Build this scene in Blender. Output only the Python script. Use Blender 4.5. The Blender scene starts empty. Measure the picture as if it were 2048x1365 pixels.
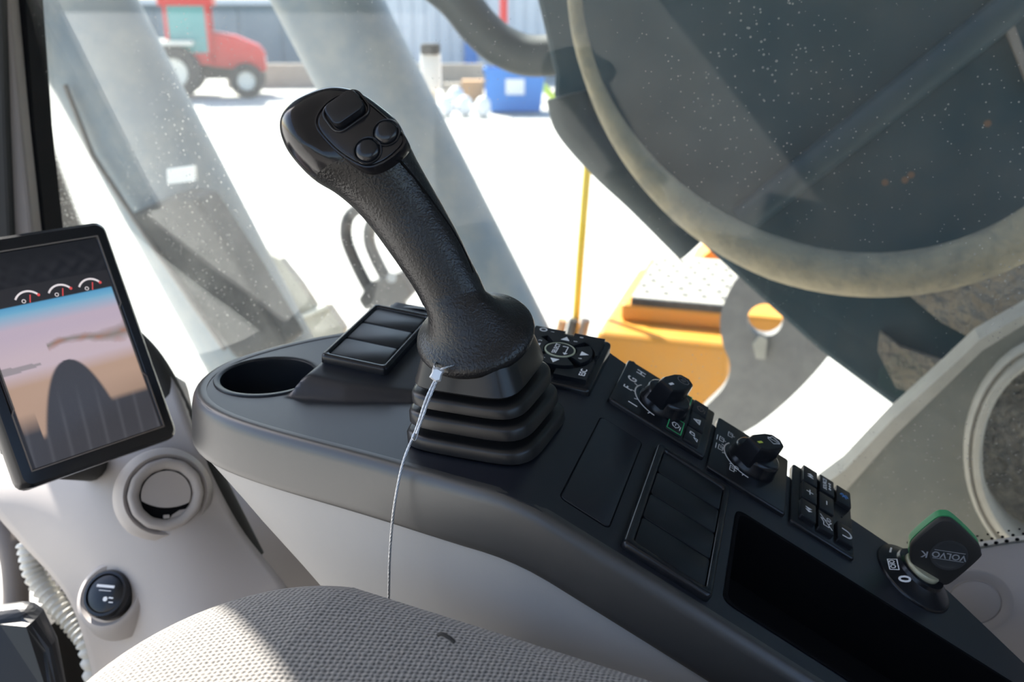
import bpy, bmesh, math, random
from mathutils import Vector, Matrix
random.seed(7)
V = Vector
S = bpy.context.scene
COL = S.collection

# ------------------------------------------------------------------ camera
FPX = 1850.0; PITCH = math.radians(20); HEAD = math.radians(17)
UP = V((0, 0, 1))
HD = V((math.cos(HEAD), math.sin(HEAD), 0)); RT = V((math.sin(HEAD), -math.cos(HEAD), 0))
FW = HD*math.cos(PITCH) - UP*math.sin(PITCH); CU = HD*math.sin(PITCH) + UP*math.cos(PITCH)
cam = bpy.data.cameras.new('camera'); camo = bpy.data.objects.new('camera', cam); COL.objects.link(camo)
camo.matrix_world = Matrix((RT, CU, -FW)).transposed().to_4x4()
cam.sensor_width = 36; cam.lens = FPX/2048*36; cam.clip_start = .02; cam.clip_end = 500
cam.dof.use_dof = True; cam.dof.focus_distance = .66; cam.dof.aperture_fstop = 7.0
S.camera = camo

# ------------------------------------------------------------------ world, sun, exposure
W = bpy.data.worlds.new('sky'); S.world = W; W.use_nodes = True
wn = W.node_tree.nodes; wl = W.node_tree.links
sky = wn.new('ShaderNodeTexSky'); sky.sky_type = 'NISHITA'; sky.sun_disc = False
SUN_AZ, SUN_EL = 35.0, 42.0          # degrees right of the machine's forward axis, elevation
sky.sun_elevation = math.radians(SUN_EL); sky.sun_rotation = math.radians(SUN_AZ)
sky.air_density = 1.0; sky.dust_density = 1.5; sky.ozone_density = 1.0
wl.new(sky.outputs[0], wn['Background'].inputs[0]); wn['Background'].inputs[1].default_value = .34
sun = bpy.data.lights.new('sun', 'SUN'); sun.energy = 15.0; sun.angle = math.radians(.6); sun.color = (1, .95, .87)
suno = bpy.data.objects.new('sun', sun); COL.objects.link(suno)
SD = V((math.sin(math.radians(SUN_AZ))*math.cos(math.radians(SUN_EL)), math.cos(math.radians(SUN_AZ))*math.cos(math.radians(SUN_EL)), math.sin(math.radians(SUN_EL))))
suno.rotation_euler = SD.to_track_quat('Z', 'Y').to_euler(); suno.location = SD*20
vs = S.view_settings; vs.view_transform = 'Standard'; vs.look = 'None'; vs.gamma = 1; vs.use_curve_mapping = False
vs.exposure = .25

# ------------------------------------------------------------------ pixel -> real plane helpers
def ray(u, v): return FW + RT*((u-1024)/FPX) - CU*((v-682.5)/FPX)
def PD(u, v, d): return ray(u, v)*d                       # point at depth d
def PP(u, v, n, c):
    q = ray(u, v); return q*(n.dot(c)/n.dot(q))
def PX(u, v, x): return PP(u, v, V((1, 0, 0)), V((x, 0, 0)))
def PZ(u, v, z): return PP(u, v, V((0, 0, 1)), V((0, 0, z)))

# ------------------------------------------------------------------ materials
MATS = {}
def mat(name, col, rough=.5, metal=0., spec=.5, bump=None, var=None, coat=0., emit=None, bumps=()):
    """bump=(scale,strength,distance); var=(scale,colour2,amount,lo,hi)"""
    m = bpy.data.materials.new(name); m.use_nodes = True; nt = m.node_tree; n = nt.nodes; l = nt.links
    b = n['Principled BSDF']; b.inputs['Base Color'].default_value = (*col, 1); b.inputs['Roughness'].default_value = rough
    b.inputs['Metallic'].default_value = metal; b.inputs['Specular IOR Level'].default_value = spec; b.inputs['Coat Weight'].default_value = coat
    tc = n.new('ShaderNodeTexCoord')
    if var:
        t = n.new('ShaderNodeTexNoise'); t.inputs['Scale'].default_value = var[0]; t.inputs['Detail'].default_value = 6; t.inputs['Roughness'].default_value = .65
        l.new(tc.outputs['Object'], t.inputs['Vector'])
        mr = n.new('ShaderNodeMapRange'); mr.inputs[1].default_value = var[3]; mr.inputs[2].default_value = var[4]; mr.inputs[4].default_value = var[2]
        l.new(t.outputs['Fac'], mr.inputs[0])
        mx = n.new('ShaderNodeMix'); mx.data_type = 'RGBA'; mx.inputs[6].default_value = (*col, 1); mx.inputs[7].default_value = (*var[1], 1)
        l.new(mr.outputs[0], mx.inputs[0]); l.new(mx.outputs[2], b.inputs['Base Color'])
    if bump:
        t2 = n.new('ShaderNodeTexNoise'); t2.inputs['Scale'].default_value = bump[0]; t2.inputs['Detail'].default_value = 3
        l.new(tc.outputs['Object'], t2.inputs['Vector'])
        bp = n.new('ShaderNodeBump'); bp.inputs['Strength'].default_value = bump[1]; bp.inputs['Distance'].default_value = bump[2]
        l.new(t2.outputs['Fac'], bp.inputs['Height']); l.new(bp.outputs[0], b.inputs['Normal'])
    if emit:
        b.inputs['Emission Color'].default_value = (*emit[0], 1); b.inputs['Emission Strength'].default_value = emit[1]
    MATS[name] = m; return m

mat('plastic', (.0095, .011, .0175), .36, spec=.75, bump=(1500, .10, .0003), var=(26, (.07, .068, .066), .16, .58, .85))
mat('band', (.042, .040, .039), .38, spec=1., bump=(1500, .12, .0003), var=(30, (.08, .075, .07), .25, .52, .85))
mat('smooth_black', (.009, .010, .013), .24, spec=.5, var=(40, (.08, .075, .07), .12, .6, .85))
mat('key_black', (.009, .0105, .014), .36, spec=.45)
mat('rubber', (.012, .0115, .012), .34, spec=.5, var=(35, (.08, .075, .07), .18, .58, .85))
mat('deep_black', (.004, .004, .005), .8, spec=.1)
mat('beige', (.42, .385, .365), .55, spec=.35, bump=(900, .15, .0004))
mat('panel_grey', (.44, .42, .40), .55, spec=.35, bump=(1200, .2, .0004), var=(18, (.42, .40, .38), .5, .45, .75))
mat('trim_brown', (.20, .17, .15), .6)
mat('print', (.92, .93, .94), .6)
mat('print_blue', (.12, .35, .8), .6)
mat('print_green', (.05, .55, .2), .6)
mat('select_rim', (.45, .47, .33), .5)
mat('green_plastic', (.08, .42, .16), .4)
mat('steel', (.55, .56, .58), .35, metal=.9)
mat('lead', (.75, .76, .78), .35, metal=.5)
mat('brass', (.62, .60, .42), .4, metal=.3)
mat('key_rubber', (.040, .037, .034), .5, spec=.4, bump=(1500, .2, .0004))
mat('emblem', (.10, .10, .10), .3, metal=.4)
mat('boom_paint', (.012, .038, .052), .5, spec=.3, var=(5, (.050, .058, .058), .8, .45, .8), bump=(60, .15, .004))
mat('boom_dark', (.022, .034, .038), .6, var=(8, (.06, .065, .06), .7, .45, .75))
mat('dusty_hose', (.36, .31, .22), .85, spec=.2, var=(14, (.19, .18, .15), .9, .42, .7), bump=(50, .5, .01))
mat('rust', (.16, .09, .055), .9)
mat('mud', (.30, .26, .21), .95, spec=.1, var=(16, (.16, .14, .12), .8, .4, .7), bump=(45, 1., .03))
mat('rubble', (.20, .19, .17), .95, spec=.1, var=(40, (.42, .38, .31), .9, .45, .7), bump=(90, 1., .03))
mat('cyl_paint', (.23, .27, .30), .5, spec=.4, var=(9, (.36, .36, .34), .9, .42, .7))
mat('pale_dust', (.50, .47, .41), .8, spec=.2, var=(9, (.36, .34, .29), .8, .4, .7))
mat('side_plate', (.20, .205, .18), .75, spec=.3, var=(7, (.29, .28, .235), .9, .4, .7))
mat('orange', (.72, .30, .035), .5, spec=.4, var=(12, (.62, .33, .09), .5, .45, .75))
mat('yellow', (.80, .55, .03), .5)
mat('grey_metal', (.20, .19, .185), .6, var=(20, (.28, .27, .25), .7, .4, .7))
mat('sticker_reflection', (.8, .8, .78), .6)
mat('concrete', (.56, .54, .50), .9, spec=.1, var=(.6, (.46, .44, .40), .8, .4, .7))
mat('red', (.60, .03, .03), .4)
mat('tyre', (.05, .05, .05), .9)
mat('rim_white', (.7, .68, .62), .6)
mat('tint', (.10, .32, .32), .2)
mat('wall_blue', (.12, .17, .22), .8, var=(.5, (.2, .24, .28), .8, .4, .7))
mat('wall_pale', (.55, .6, .66), .8)
mat('blue', (.05, .22, .6), .5)
mat('white', (.8, .8, .8), .7)
mat('carton', (.5, .3, .16), .8)
mat('tan_wall', (.38, .34, .29), .9, var=(.8, (.28, .25, .21), .8, .4, .7))
mat('lime', (.6, .7, .1), .6)
mat('cab_lining', (.30, .29, .28), .8)
mat('mat_black', (.03, .028, .025), .8)
mat('hose_black', (.03, .03, .032), .6, var=(15, (.14, .13, .12), .6, .45, .75))

def leather():
    m = mat('leather', (.012, .0115, .012), .33, spec=.5); n = m.node_tree.nodes; l = m.node_tree.links
    tc = n.new('ShaderNodeTexCoord'); vo = n.new('ShaderNodeTexVoronoi'); vo.feature = 'SMOOTH_F1'; vo.inputs['Scale'].default_value = 620
    no = n.new('ShaderNodeTexNoise'); no.inputs['Scale'].default_value = 300; no.inputs['Detail'].default_value = 2
    ad = n.new('ShaderNodeVectorMath'); ad.operation = 'MULTIPLY_ADD'; ad.inputs[1].default_value = (.004, .004, .004)
    l.new(tc.outputs['Object'], ad.inputs[2]); l.new(no.outputs['Color'], ad.inputs[0]); l.new(tc.outputs['Object'], no.inputs['Vector']); l.new(ad.outputs[0], vo.inputs['Vector'])
    bp = n.new('ShaderNodeBump'); bp.inputs['Strength'].default_value = .55; bp.inputs['Distance'].default_value = .0007; bp.invert = True
    l.new(vo.outputs['Distance'], bp.inputs['Height']); l.new(bp.outputs[0], n['Principled BSDF'].inputs['Normal'])
leather()
mat('head_gloss', (.011, .0105, .0125), .17, spec=.5, bump=(900, .12, .0003))

def fabric():
    m = mat('seat_cloth', (.40, .38, .35), .9, spec=.1); n = m.node_tree.nodes; l = m.node_tree.links; b = n['Principled BSDF']
    tc = n.new('ShaderNodeTexCoord'); mp = n.new('ShaderNodeMapping'); mp.inputs['Rotation'].default_value = (0, 0, math.radians(32))
    nd = n.new('ShaderNodeTexNoise'); nd.inputs['Scale'].default_value = 260; nd.inputs['Detail'].default_value = 1; l.new(tc.outputs['Object'], nd.inputs['Vector'])
    ad = n.new('ShaderNodeVectorMath'); ad.operation = 'MULTIPLY_ADD'; ad.inputs[1].default_value = (.0022, .0022, .0022); l.new(nd.outputs['Color'], ad.inputs[0]); l.new(tc.outputs['Object'], ad.inputs[2])
    l.new(ad.outputs[0], mp.inputs[0]); sx = n.new('ShaderNodeSeparateXYZ'); l.new(mp.outputs[0], sx.inputs[0])
    def sn(sock, k):
        a_ = n.new('ShaderNodeMath'); a_.operation = 'MULTIPLY'; a_.inputs[1].default_value = k; l.new(sock, a_.inputs[0])
        b_ = n.new('ShaderNodeMath'); b_.operation = 'SINE'; l.new(a_.outputs[0], b_.inputs[0]); return b_.outputs[0]
    mu = n.new('ShaderNodeMath'); mu.operation = 'MULTIPLY'; l.new(sn(sx.outputs[0], 1150), mu.inputs[0]); l.new(sn(sx.outputs[1], 1650), mu.inputs[1])
    cr = n.new('ShaderNodeValToRGB'); e = cr.color_ramp.elements; mr = n.new('ShaderNodeMapRange'); mr.inputs[1].default_value = -1; l.new(mu.outputs[0], mr.inputs[0])
    e[0].position = .02; e[0].color = (.05, .048, .046, 1); e[1].position = .85; e[1].color = (.40, .38, .35, 1); x = e.new(.42); x.color = (.27, .257, .24, 1)
    no = n.new('ShaderNodeTexNoise'); no.inputs['Scale'].default_value = 900; l.new(tc.outputs['Object'], no.inputs['Vector'])
    mx = n.new('ShaderNodeMix'); mx.data_type = 'RGBA'; mx.blend_type = 'MULTIPLY'; mx.inputs[0].default_value = .4
    l.new(mr.outputs[0], cr.inputs[0]); l.new(cr.outputs[0], mx.inputs[6]); l.new(no.outputs['Fac'], mx.inputs[7]); l.new(mx.outputs[2], b.inputs['Base Color'])
    bp = n.new('ShaderNodeBump'); bp.inputs['Strength'].default_value = .7; bp.inputs['Distance'].default_value = .0012
    l.new(mr.outputs[0], bp.inputs['Height']); l.new(bp.outputs[0], b.inputs['Normal'])
    b.inputs['Sheen Weight'].default_value = .25
fabric()

def glass():
    m = bpy.data.materials.new('dusty_glass'); m.use_nodes = True; nt = m.node_tree; n = nt.nodes; l = nt.links; n.remove(n['Principled BSDF']); out = n['Material Output']
    tr = n.new('ShaderNodeBsdfTransparent'); tr.inputs[0].default_value = (.93, .96, .95, 1)
    gl = n.new('ShaderNodeBsdfGlossy'); gl.inputs['Roughness'].default_value = .02; fr = n.new('ShaderNodeFresnel'); fr.inputs[0].default_value = 1.45
    m1 = n.new('ShaderNodeMixShader'); l.new(fr.outputs[0], m1.inputs[0]); l.new(tr.outputs[0], m1.inputs[1]); l.new(gl.outputs[0], m1.inputs[2])
    df = n.new('ShaderNodeBsdfDiffuse'); df.inputs[0].default_value = (.70, .70, .66, 1)
    tl = n.new('ShaderNodeBsdfTranslucent'); tl.inputs[0].default_value = (.70, .70, .66, 1)
    m2 = n.new('ShaderNodeMixShader'); m2.inputs[0].default_value = .5; l.new(df.outputs[0], m2.inputs[1]); l.new(tl.outputs[0], m2.inputs[2])
    tc = n.new('ShaderNodeTexCoord')
    no = n.new('ShaderNodeTexNoise'); no.inputs['Scale'].default_value = 7; no.inputs['Detail'].default_value = 8; no.inputs['Roughness'].default_value = .6; l.new(tc.outputs['Object'], no.inputs['Vector'])
    r1 = n.new('ShaderNodeMapRange'); r1.inputs[1].default_value = .35; r1.inputs[2].default_value = .75; r1.inputs[3].default_value = .008; r1.inputs[4].default_value = .075; l.new(no.outputs['Fac'], r1.inputs[0])
    vo = n.new('ShaderNodeTexVoronoi'); vo.inputs['Scale'].default_value = 135; l.new(tc.outputs['Object'], vo.inputs['Vector'])
    n2 = n.new('ShaderNodeTexNoise'); n2.inputs['Scale'].default_value = 4; l.new(tc.outputs['Object'], n2.inputs['Vector'])
    sz = n.new('ShaderNodeMapRange'); sz.inputs[1].default_value = .40; sz.inputs[2].default_value = .72; sz.inputs[3].default_value = .05; sz.inputs[4].default_value = .22; l.new(n2.outputs['Fac'], sz.inputs[0])
    lt = n.new('ShaderNodeMath'); lt.operation = 'LESS_THAN'; l.new(vo.outputs['Distance'], lt.inputs[0]); l.new(sz.outputs[0], lt.inputs[1])
    sc = n.new('ShaderNodeMath'); sc.operation = 'MULTIPLY_ADD'; sc.inputs[1].default_value = .35; l.new(lt.outputs[0], sc.inputs[0]); l.new(r1.outputs[0], sc.inputs[2])
    m3 = n.new('ShaderNodeMixShader'); l.new(sc.outputs[0], m3.inputs[0]); l.new(m1.outputs[0], m3.inputs[1]); l.new(m2.outputs[0], m3.inputs[2]); l.new(m3.outputs[0], out.inputs[0])
    m.use_transparent_shadow = True
    MATS['dusty_glass'] = m
glass()
def screenmat():
    m = bpy.data.materials.new('screen_picture'); m.use_nodes = True; n = m.node_tree.nodes; l = m.node_tree.links; b = n['Principled BSDF']
    a = n.new('ShaderNodeVertexColor'); a.layer_name = 'picture'; l.new(a.outputs[0], b.inputs['Emission Color']); b.inputs['Emission Strength'].default_value = .72
    b.inputs['Base Color'].default_value = (.012, .013, .016, 1); b.inputs['Roughness'].default_value = .25; MATS['screen_picture'] = m
screenmat()

# ------------------------------------------------------------------ object helpers
ORG = {}
def tag(o, label=None, cat=None, group=None, kind=None):
    if label: o['label'] = label
    if cat: o['category'] = cat
    if group: o['group'] = group
    if kind: o['kind'] = kind
    return o
def thing(name, loc, label, cat, group=None, kind=None):
    o = bpy.data.objects.new(name, None); COL.objects.link(o); o.location = loc; o.empty_display_size = .02; ORG[o] = V(loc)
    return tag(o, label, cat, group, kind)
def obj(name, geo, m, parent=None, smooth=None, loc=None, mods=None):
    vs_, fs = geo
    o0 = ORG[parent] if parent else V((0, 0, 0))
    if parent is None:
        if loc is None:
            n = len(vs_); loc = V((sum(v[0] for v in vs_)/n, sum(v[1] for v in vs_)/n, min(v[2] for v in vs_)))
        base = V(loc)
    else: base = o0
    me = bpy.data.meshes.new(name); me.from_pydata([tuple(V(v)-base) for v in vs_], [], fs)
    bm = bmesh.new(); bm.from_mesh(me); bmesh.ops.recalc_face_normals(bm, faces=bm.faces); bm.to_mesh(me); bm.free()
    me.materials.append(MATS[m])
    if smooth is not None:
        for p in me.polygons: p.use_smooth = True
        if smooth < 180: me.set_sharp_from_angle(angle=math.radians(smooth))
    o = bpy.data.objects.new(name, me); COL.objects.link(o)
    if parent: o.parent = parent
    else: o.location = base
    ORG[o] = base
    if mods:
        for k, a in mods:
            md = o.modifiers.new(k, k)
            for kk, vv in a.items(): setattr(md, kk, vv)
    return o
def join(*gs):
    vs_, fs = [], []
    for g in gs:
        k = len(vs_); vs_ += list(g[0]); fs += [tuple(i+k for i in f) for f in g[1]]
    return vs_, fs
def xf(geo, M): return [M @ V(v) for v in geo[0]], geo[1]
def box(x0, x1, y0, y1, z0, z1):
    v = [(x, y, z) for z in (z0, z1) for x, y in ((x0, y0), (x1, y0), (x1, y1), (x0, y1))]
    return v, [(3, 2, 1, 0), (4, 5, 6, 7), (0, 1, 5, 4), (1, 2, 6, 5), (2, 3, 7, 6), (3, 0, 4, 7)]
def loft(loops, cap0=True, cap1=True, closed=True):
    n = len(loops[0]); v = [p for L in loops for p in L]; f = []
    for i in range(len(loops)-1):
        for j in range(n if closed else n-1):
            k = (j+1) % n; f.append((i*n+j, i*n+k, (i+1)*n+k, (i+1)*n+j))
    if cap0: f.append(tuple(range(n-1, -1, -1)))
    if cap1: f.append(tuple(range((len(loops)-1)*n, len(loops)*n)))
    return v, f
def rrect(w, h, r, n=5):
    r = min(r, w/2*.999, h/2*.999); o = []
    for cx, cy, a in ((w/2-r, h/2-r, 0), (-w/2+r, h/2-r, 90), (-w/2+r, -h/2+r, 180), (w/2-r, -h/2+r, 270)):
        for i in range(n+1):
            t = math.radians(a+90*i/n); o.append((cx+r*math.cos(t), cy+r*math.sin(t)))
    return o
def plate(cx, cy, w, h, z0, z1, r=.002, b=.0006, rot=0, taper=0):
    c, s = math.cos(rot), math.sin(rot)
    def L(ins, z): return [(cx+c*x-s*y, cy+s*x+c*y, z) for x, y in rrect(w-2*ins, h-2*ins, max(r-ins, .0003))]
    return loft([L(0, z0), L(taper, z1-b), L(taper+b*.3, z1-b*.3), L(taper+b, z1)])
def ringplate(cx, cy, w, h, wi, hi, z0, z1, r=.004, b=.0012, zi=None, ri=None, cxi=None, cyi=None):
    zi = z0 if zi is None else zi; ri = max(r-.002, .001) if ri is None else ri; cxi = cx if cxi is None else cxi; cyi = cy if cyi is None else cyi
    def L(w_, h_, r_, z, a=cx, d=cy): return [(a+x, d+y, z) for x, y in rrect(w_, h_, max(r_, .0003))]
    return loft([L(w, h, r, z0), L(w, h, r, z1-b), L(w-.6*b, h-.6*b, r, z1-.3*b), L(w-2*b, h-2*b, r-b, z1), L(wi+1.2*b, hi+1.2*b, ri+b*.6, z1, cxi, cyi), L(wi, hi, ri, z1-.7*b, cxi, cyi), L(wi, hi, ri, zi, cxi, cyi), L(w, h, r, z0)], False, False)
def lathe(prof, n=40, cap0=True, cap1=True, f=None):
    """profile [(r,z)], axis z"""
    return loft([[(r*(f(2*math.pi*j/n) if f else 1)*math.cos(2*math.pi*j/n), r*(f(2*math.pi*j/n) if f else 1)*math.sin(2*math.pi*j/n), z) for j in range(n)] for r, z in prof], cap0, cap1)
def frame_from(o, n, upish=V((0, 0, 1))):
    n = V(n).normalized(); x = upish.cross(n)
    if x.length < 1e-4: x = V((1, 0, 0)).cross(n)
    x.normalize(); y = n.cross(x)
    return Matrix.Translation(V(o)) @ Matrix((x, y, n)).transposed().to_4x4()
def axes(o, x, y, n): return Matrix.Translation(V(o)) @ Matrix((V(x), V(y), V(n))).transposed().to_4x4()
def cat(pts, n=10, closed=False):
    pts = [V(p) for p in pts]; out = []; N = len(pts)
    for i in range(N if closed else N-1):
        p1, p2 = pts[i], pts[(i+1) % N]
        p0 = pts[i-1] if (i or closed) else p1*2-p2
        p3 = pts[(i+2) % N] if (i+2 < N or closed) else p2*2-p1
        for k in range(n):
            t = k/n; out.append(.5*((2*p1)+(p2-p0)*t+(2*p0-5*p1+4*p2-p3)*t*t+(3*p1-p0-3*p2+p3)*t**3))
    if not closed: out.append(pts[-1])
    return out
def tube(pts, r, n=10, cap=True):
    pts = [V(p) for p in pts]; N = len(pts); loops = []; pv = None
    for i, p in enumerate(pts):
        t = (pts[min(i+1, N-1)]-pts[max(i-1, 0)]).normalized()
        if pv is None: pv = t.orthogonal().normalized()
        pv = (pv-t*pv.dot(t)).normalized(); q = t.cross(pv); rr = r(i/(N-1)) if callable(r) else r
        loops.append([p+(pv*math.cos(2*math.pi*j/n)+q*math.sin(2*math.pi*j/n))*rr for j in range(n)])
    return loft(loops, cap, cap)
def prism(pts, d):
    d = V(d); a = [V(p) for p in pts]; return loft([a, [p+d for p in a]])
def stroke(pts, w, z=0., closed=False, t=.00012):
    """thin printed ribbon in a local plane"""
    g = []
    P_ = [V((p[0], p[1], 0)) for p in pts]
    if closed: P_.append(P_[0])
    for a, b in zip(P_[:-1], P_[1:]):
        d = (b-a)
        if d.length < 1e-7: continue
        d.normalize(); q = V((-d.y, d.x, 0))*w/2; e = d*w*.3
        c = [a-e-q, b+e-q, b+e+q, a-e+q]
        g.append(loft([[(p.x, p.y, z) for p in c], [(p.x, p.y, z+t) for p in c]]))
    return join(*g)
def disc(cx, cy, r, z, n=20, t=.00012): return loft([[(cx+r*math.cos(2*math.pi*i/n), cy+r*math.sin(2*math.pi*i/n), zz) for i in range(n)] for zz in (z, z+t)])
def poly(pts, z, t=.00012): return loft([[(p[0], p[1], z) for p in pts], [(p[0], p[1], z+t) for p in pts]])
def arc(cx, cy, r, a0, a1, n=16): return [(cx+r*math.cos(math.radians(a0+(a1-a0)*i/n)), cy+r*math.sin(math.radians(a0+(a1-a0)*i/n))) for i in range(n+1)]
def text(s, size, cx, cy, z, rot=0, sx=1.):
    c = bpy.data.curves.new('t', 'FONT'); c.body = s; c.size = size; c.align_x = 'CENTER'; c.align_y = 'CENTER'; c.resolution_u = 3; c.offset = size*.022
    o = bpy.data.objects.new('t', c); COL.objects.link(o); dg = bpy.context.evaluated_depsgraph_get(); dg.update()
    me = bpy.data.meshes.new_from_object(o.evaluated_get(dg)); cs, sn = math.cos(rot), math.sin(rot)
    v = [(cx+cs*p.co.x*sx-sn*p.co.y, cy+sn*p.co.x*sx+cs*p.co.y, z) for p in me.vertices]; f = [tuple(p.vertices) for p in me.polygons]
    bpy.data.objects.remove(o); bpy.data.meshes.remove(me); bpy.data.curves.remove(c)
    return v, f
def lerp(tab, t):
    if t <= tab[0][0]: return tab[0][1]
    for (a, x), (b, y) in zip(tab[:-1], tab[1:]):
        if t <= b: return x+(y-x)*(t-a)/(b-a)
    return tab[-1][1]
def smin(a, b, k):
    h = max(k-abs(a-b), 0)/k; return min(a, b)-h*h*k*.25
def smax(a, b, k): return -smin(-a, -b, k)

# ------------------------------------------------------------------ console frames
AL = math.radians(28); Y0 = .15; Z0 = -.30
MB_ = axes((0, Y0, Z0), (1, 0, 0), (0, math.cos(AL), math.sin(AL)), (0, -math.sin(AL), math.cos(AL)))   # rear slope: x=X, y=-s
SC = 1.026
MC_ = axes(V((.630, .357, -.2745))*SC, (.99488928, .006518, .1007613), (-.01726699, .99419728, .1061773), (-.09948454, -.1073745, .98922876))
CN = MC_.to_3x3() @ V((0, 0, 1)); CO = MC_.translation

exec_parts = []
# ================================================================== SETTING: cab shell
GZ = -2.75
ground = tag(obj('ground', box(-300, 300, -300, 300, GZ-.2, GZ), 'concrete'), 'sun-bleached pale concrete yard outside the cab', 'ground', kind='structure')
floor = tag(obj('floor', box(-.8, .95, -.85, 1.05, -1.2, -1.15), 'mat_black'), 'dark rubber cab floor under the seat', 'floor', kind='structure')
ceiling = tag(obj('ceiling', box(-.8, .95, -.85, .95, .62, .70), 'cab_lining'), 'grey lining of the cab roof', 'ceiling', kind='structure')
wall_rear = tag(obj('wall_rear', join(box(-.8, .95, -.90, -.85, -1.2, -.12), box(-.8, .95, -.90, -.85, .50, .62), box(-.8, -.62, -.90, -.85, -.12, .50), box(.80, .95, -.90, -.85, -.12, .50)), 'cab_lining'), 'grey rear wall of the cab behind the seat', 'wall', kind='structure')

wall_left = tag(obj('wall_left', join(box(-.84, -.80, -.85, 1.05, -1.2, .02), box(-.84, -.80, -.85, -.45, .02, .62), box(-.84, -.80, .95, 1.05, .02, .62)), 'cab_lining'), 'grey lower door panel on the far side of the seat', 'wall', kind='structure')
def sill_z(y): return lerp([(-.6, -.40), (-.247, -.512), (-.208, -.528), (-.1, -.56), (0, -.58), (1, -.58)], y)
ys = [-.85+i*.05 for i in range(37)]
prof = [(.93, .002), (.918, .004), (.905, .0), (.886, -.010), (.868, -.026), (.857, -.05), (.852, -.09), (.852, -.60), (.93, -.60)]
wall_right = tag(obj('wall_right', loft([[(x, y, sill_z(y)+dz) for x, dz in prof] for y in ys]), 'beige', smooth=40), 'beige moulded sill wall below the side window', 'wall', kind='structure')
pc = PX(1948, 1203, .852)
Mp = frame_from(pc, (-1, 0, .05))
ring = obj('plug_recess', xf(lathe([(.034, 0), (.034, .002), (.030, .003), (.024, .0015), (.0235, 0)], 36, False, False), Mp), 'beige', wall_right, smooth=50)
obj('plug', xf(lathe([(.0225, 0), (.0225, .002), (.021, .003)], 36), Mp), 'beige', wall_right, smooth=40)

# window glass
gx = .915
window_1 = tag(obj('window_1', box(gx, gx+.004, -.85, 1.04, -.62, .62), 'dusty_glass'), 'dusty scratched side window glass behind the console', 'window', kind='structure')
dots = []
for i in range(26):
    for k in range(3):
        y = -.15-i*.009-(k % 2)*.0045; z = sill_z(y)+.008+k*.006
        dots.append([(gx-.0005, y+(.0022-.0005*k)*math.cos(a), z+(.0022-.0005*k)*math.sin(a)) for a in [j*math.pi/4 for j in range(8)]])
dv, dfc = [], []
for L in dots: dfc.append(tuple(range(len(dv), len(dv)+8))); dv += L
o = obj('frit_dots', (dv, dfc), 'deep_black', window_1); o['kind'] = 'stuff'
gp = cat([PD(32, -80, 1.08), PD(44, 150, 1.08), PD(72, 460, 1.07), PD(170, 600, 1.06), PD(292, 715, 1.05), PD(366, 850, 1.03), PD(420, 960, 1.0), PD(500, 1120, .98)], 10)
obj('seal', tube(gp, .016, 12), 'mat_black', window_1, smooth=60)

# front pillar
trim_1 = thing('trim_1', PD(20, 470, 1.2), 'brown and black front cab pillar at the left edge', 'pillar', kind='structure')
def strip(name, px, d, m, th=.05):
    a = [PD(u, v, dd) for (u, v), dd in zip(px, d)]
    return obj(name, prism(a, HD*th), m, trim_1, mods=[('BEVEL', dict(width=.004, segments=2))])
strip('inner_cover', [(-120, -60), (4, -60), (4, 0), (12, 260), (22, 500), (-120, 500)], [1.02]*6, 'mat_black')
strip('brown_strip', [(2, -60), (16, -60), (18, 0), (42, 260), (68, 500), (20, 500), (10, 260), (2, 0)], [1.03]*8, 'trim_brown')
strip('black_seal', [(15, -60), (44, -60), (47, 0), (66, 260), (92, 500), (64, 500), (40, 260), (17, 0)], [1.05]*8, 'deep_black')

# front beige trim panel (free-form)
ctl = [[(-80, 930, 1.12), (120, 880, 1.06), (250, 820, 1.04), (338, 745, 1.04)],
       [(-30, 1005, 1.07), (130, 960, 1.01), (270, 900, .985), (392, 880, .99)],
       [(40, 1085, 1.05), (170, 1060, .975), (320, 1020, .95), (478, 1050, .97)],
       [(128, 1185, 1.03), (230, 1190, .955), (380, 1180, .925), (585, 1190, .94)],
       [(172, 1295, 1.02), (290, 1320, .94), (430, 1330, .90), (640, 1330, .92)],
       [(200, 1440, 1.02), (320, 1460, .93), (480, 1480, .88), (700, 1480, .9)]]
rows = [cat([PD(*p) for p in r], 8) for r in ctl]
cols = [cat([r[j] for r in rows], 8) for j in range(len(rows[0]))]
gv = [p for c in cols for p in c]; nr = len(cols[0]); gf = [(i*nr+j, i*nr+j+1, (i+1)*nr+j+1, (i+1)*nr+j) for i in range(len(cols)-1) for j in range(nr-1)]
trim_2 = tag(obj('trim_2', (gv, gf), 'beige', smooth=180, mods=[('SOLIDIFY', dict(thickness=.03, offset=-1.0 if True else 1))]), 'beige moulded panel below the monitor', 'trim panel', kind='structure')
def surf(u, v):
    best = None
    for c in cols:
        for p in c:
            d = p.dot(FW); uu = 1024+FPX*p.dot(RT)/d; vv = 682.5-FPX*p.dot(CU)/d; e = (uu-u)**2+(vv-v)**2
            if best is None or e < best[0]: best = (e, d)
    return PD(u, v, best[1])

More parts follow.
